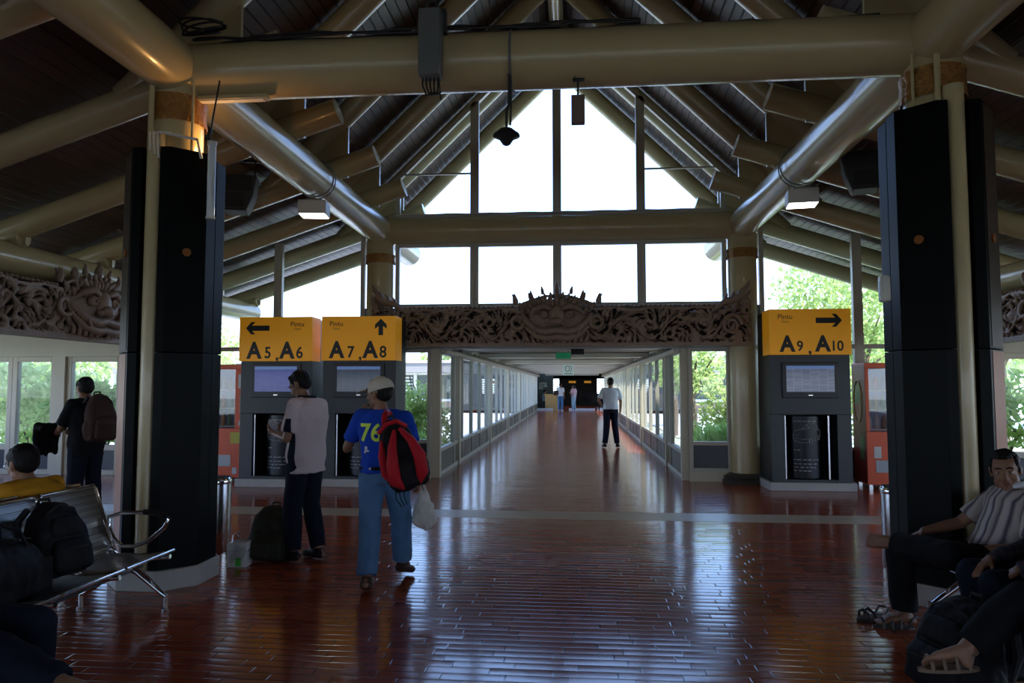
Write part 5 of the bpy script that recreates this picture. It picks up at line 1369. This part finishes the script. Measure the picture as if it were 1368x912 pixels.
# ---- next traveller along: plaid sleeves, hand on knee
S = seat_pose(.37, .02)
S['wrL'] = Vector((-.16, .42, .58)); S['elL'] = Vector((-.25, .14, .62)); S['wrR'] = Vector((.10, .42, .57)); S['elR'] = Vector((.24, .12, .62))
S['knL'] = Vector((-.13, .52, .49)); S['anL'] = Vector((-.12, .40, .085)); S['toeL'] = Vector((-.12, .56, .03)); S['knR'] = Vector((.12, .50, .49)); S['anR'] = Vector((.12, .42, .085))
person('seated traveller in a dark plaid shirt resting a hand on one knee', (2.96, 4.08, 0), PI/2, S, 'skin_brown', (.2, .2, 0), 'cloth_plaid', .95, 'cloth_navy', 'shoe_black',
       {'L': dict(d=(.1, .8, -.55), n=(0, -.5, -.85), curl=.35), 'R': dict(d=(-.4, .8, -.3), n=(0, -.3, -1), curl=.4)}, voxel=.007, legr=(.095, .075, .062), loose=.03, long_sleeve=True)
# ---- nearest traveller: legs crossed, strappy sandals
S = seat_pose(.37, -.02)
S['knR'] = Vector((.08, .46, .56)); S['anR'] = Vector((.04, .72, .36)); S['toeR'] = Vector((.06, .88, .29)); S['knL'] = Vector((-.10, .46, .47)); S['anL'] = Vector((-.10, .40, .085))
person('traveller in dark trousers with crossed legs and a tan strappy sandal', (2.72, 3.35, 0), PI/2, S, 'skin_tan', (0, 0, 0), 'cloth_black', .85, 'cloth_black', None, {}, voxel=.007, legr=(.095, .075, .06), barefoot=('L', 'R'))
worn_sandal('tan strappy sandal on the raised foot of the traveller with crossed legs', S, 'R', (2.72, 3.35, 0), PI/2, 'sandal_tan')

# ---- travellers in and beyond the corridor
S = stand(1.72); S['elL'] = Vector((-.30, -.06, 1.16)); S['wrL'] = Vector((-.20, .08, 1.0)); S['elR'] = Vector((.25, -.02, 1.13)); S['anL'] += Vector((-.05, 0, 0)); S['anR'] += Vector((.05, 0, 0)); S['toeL'] += Vector((-.05, 0, 0)); S['toeR'] += Vector((.07, 0, 0))
person('man in a white shirt and navy trousers standing alone in the corridor', (1.15, 17.7, 0), .05, S, 'skin_tan', (0, 0, 0), 'cloth_white', .8, 'cloth_navy', 'shoe_black', {}, voxel=.011, legr=(.09, .07, .06), loose=.028, hem=0)
S = stand(1.66)
person('far traveller in a white top and blue jeans by the gate desk', (-.58, 42.2, 0), -.3, S, 'skin_tan', (0, 0, 0), 'cloth_white', .8, 'cloth_jeans', 'cloth_white', {}, voxel=.016, loose=.03)
t = thing('shoulder_bag', 'brown shoulder bag carried by the far traveller in a white top', 'bag', (-.84, 42.10, .95))
B().box(-.14, .14, -.05, .05, 0, .28).done('bag_body', 'bag_brown', t, bevel=.03); B().tube([(-.1, 0, .28), (.05, -.02, .50), (.2, 0, .45)], .012, 6).done('strap', 'bag_brown', t)
S = stand(1.58); S['elL'] = Vector((-.22, .06, 1.0)); S['wrL'] = Vector((-.08, .25, 1.08))
person('far woman in a pink top and pale jeans at the end of the corridor', (.20, 42.6, 0), .9, S, 'skin_tan', (0, 0, 0), 'cloth_pink', .7, 'cloth_paleblue', 'cloth_white', {}, voxel=.016, longhair=1)
S = seat_pose(.42)
person('gate attendant in a pale shirt sitting behind the wooden desk', (-1.62, 44.85, 0), -1.5, S, 'skin_tan', (0, 0, 0), 'cloth_paleblue', .8, 'cloth_black', 'shoe_black', {}, voxel=.016)
# ================================================================ BENCHES
mat('perforated_steel', (.50, .51, .53), .32, metal=1, var=.06)
def perf_steel():
    m = MATS['perforated_steel']; t = m.node_tree; b = t.nodes['Principled BSDF']; L = t.links.new; N = t.nodes.new
    tcn = N('ShaderNodeTexCoord'); v = N('ShaderNodeTexVoronoi'); v.inputs['Scale'].default_value = 75; v.inputs['Randomness'].default_value = 0.0
    L(tcn.outputs['Object'], v.inputs['Vector'])
    r = N('ShaderNodeMapRange'); r.inputs['From Min'].default_value = .26; r.inputs['From Max'].default_value = .34; L(v.outputs['Distance'], r.inputs['Value'])
    mx = N('ShaderNodeMix'); mx.data_type = 'RGBA'; mx.inputs['A'].default_value = (.015, .015, .015, 1); mx.inputs['B'].default_value = (.50, .51, .53, 1); L(r.outputs[0], mx.inputs['Factor']); L(mx.outputs['Result'], b.inputs['Base Color'])
perf_steel()
def bench(lab, loc, rz, n, W=.55, arms=(0,), group='perforated steel benches'):
    """seats along local -x from the origin end; sitters face +y"""
    t = thing('steel_bench', lab, 'bench', loc, rz, group)
    seat = [(.03, .385), (-.02, .365), (-.20, .345), (-.38, .35), (-.44, .38)]
    back = [(-.42, .40), (-.47, .50), (-.52, .66), (-.565, .80), (-.575, .82)]
    for i in range(n):
        x0, x1 = -W*i-.015, -W*(i+1)+.015
        for nm, pr in (('seat', seat), ('backrest', back)):
            b = B(); va = [[b.bm.verts.new((x, y, z)) for y, z in pr] for x in np.linspace(x0, x1, 7)]
            for p_, q_ in zip(va, va[1:]):
                for j in range(len(pr)-1): b.bm.faces.new((p_[j], p_[j+1], q_[j+1], q_[j]))
            o = b.done(nm, 'perforated_steel', t); s_ = o.modifiers.new('s', 'SOLIDIFY'); s_.thickness = .008; s_.offset = 0
            e0, e1 = pr[0], pr[-1]
            B().tube([(x0, e0[0], e0[1]), (x1, e0[0], e0[1])], .011, 10).done('rolled_edge', 'chrome', o)
            B().tube([(x0, e1[0], e1[1]), (x1, e1[0], e1[1])], .011, 10).done('rolled_edge', 'chrome', o)
            for x in (x0, x1): B().tube([(x, y, z) for y, z in pr], .010, 8).done('side_edge', 'chrome', o)
    for i in range(n+1):
        x = -W*i
        B().tube([(x, -.40, .33), (x, -.46, .48), (x, -.53, .68), (x, -.575, .80)], .016, 10).done('back_support', 'chrome', t)
        B().tube([(x, .0, .335), (x, -.22, .315), (x, -.40, .33)], .016, 10).done('seat_support', 'chrome', t)
        if i > 0 and i < n:
            B().ball((x, -.555, .79), (.035, .022, .05)).done('clamp', 'chrome', t)
    B().box(-W*n, .0, -.27, -.19, .255, .315).done('beam', 'dark_panel', t, bevel=.01)
    for i in arms:
        x = -W*i
        pts = [(x, -.46, .60), (x, -.36, .63), (x, -.20, .635), (x, -.07, .625), (x, -.02, .59), (x, -.05, .53), (x, -.16, .44), (x, -.26, .40), (x, -.36, .40), (x, -.42, .45), (x, -.455, .53)]
        B().tube(pts, .015, 10, closed=True).done('armrest', 'chrome', t)
        B().tube([(x, -.20, .637), (x, -.08, .628), (x, -.025, .595)], .019, 10).done('arm_pad', 'black_rubber', t)
    for i in (0, n):
        x = -W*i + (-.12 if i == 0 else .12 if i == n else 0)
        for y1 in (.05, -.56):
            l = B().tube([(x, -.23, .29), (x, -.23+(y1+.23)*.25, .26), (x, y1*.9-.02, .115), (x, y1, .10)], [.028, .026, .018, .018], 10).done('leg', 'chrome', t)
            B().cyl((x, y1, .12), (x, y1, .02), .016, 12).cyl((x, y1, .02), (x, y1, 0), .026, 14).done('foot', 'chrome', l)
    return t
bench('perforated steel bench carrying the black bags, chrome arm loop at its end', (-2.41, 4.82, 0), -PI/2, 4, arms=(0,), group=None) if False else None
b1 = bench('perforated steel bench in front of the clad column, black bags on its seats', (-2.41, 4.82, 0), -PI/2, 5, arms=(0,))
b1.scale = (-1, 1, 1); b1.location = (-2.53, 4.80, 0)
b2 = bench('steel bench whose sitter in an ochre t-shirt faces the aisle windows', (-3.60, 4.82, 0), PI/2, 5, arms=())
b2.location = (-3.80, 4.82, 0)
b3 = bench('steel bench under the striped shirt man and his neighbours', (2.62, 5.05, 0), PI/2, 5, arms=())
# ================================================================ LUGGAGE
t = thing('rucksack', 'black rucksack standing on the bench nearest the chrome armrest', 'rucksack', (-2.90, 4.10, .372), -PI/2-.25)
t.rotation_euler = (.16, 0, -PI/2-.25)
rucksack(t, .34, .24, .44, 'bag_black', fv=-1)
t = thing('holdall', 'slumped black holdall with strap handles on the bench beside the rucksack', 'bag', (-2.82, 3.60, .372), -PI/2)
b = B(); b.ball((0, 0, .15), (.30, .15, .17), n=24, m=14); b.ball((-.12, 0, .12), (.20, .15, .13)); b.ball((.14, .02, .18), (.16, .13, .17)); b.box(-.28, .28, -.13, .13, .0, .18)
remeshed(b, 'bag_body', 'bag_black', t, .008, 6, .016, 9)
for s in (-1, 1): B().tube([(-.14, s*.08, .26), (-.10, s*.06, .36), (0, s*.04, .40), (.10, s*.06, .36), (.14, s*.08, .26)], .011, 8).done('handle', 'bag_black', t)
B().tube([(-.26, 0, .28), (0, 0, .325), (.26, 0, .30)], .006, 6).done('zip', 'black_rubber', t)
t = thing('rucksack', 'camouflage rucksack on the floor beside the man reading a paper', 'rucksack', (-2.40, 6.20, 0), .15)
t.rotation_euler = (-.10, .05, .15)
rucksack(t, .36, .26, .46, 'bag_camo')
t = thing('takeaway_box', 'white box bagged in clear plastic with a green label, by the litter bin', 'box', (-2.56, 5.90, 0), .1)
B().box(-.085, .085, -.06, .06, 0, .13).done('lower_box', 'sticker_white', t, bevel=.004); B().box(-.085, .085, -.06, .06, .135, .20).done('upper_box', 'sticker_white', t, bevel=.004)
B().box(-.012, .035, -.064, -.0605, .0+.01, .075).done('green_label', mat('label_green', (.05, .45, .05), .5), t)
b = B(); b.ball((0, 0, .11), (.105, .078, .115), n=20, m=12); b.tube([(-.02, 0, .2), (-.03, 0, .26), (0, 0, .29)], [.04, .02, .008], 8)
glass_mat('clear_film', (.86, .87, .88), 2.5)
remeshed(b, 'film_bag', 'clear_film', t, .01, 3, .02, 20)
t = thing('rucksack', 'large black rucksack on the floor at the feet of the plaid shirt traveller', 'rucksack', (2.25, 3.80, 0), PI/2)
t.rotation_euler = (.12, 0, PI/2+.3)
rucksack(t, .42, .28, .46, 'bag_black', fv=-1)
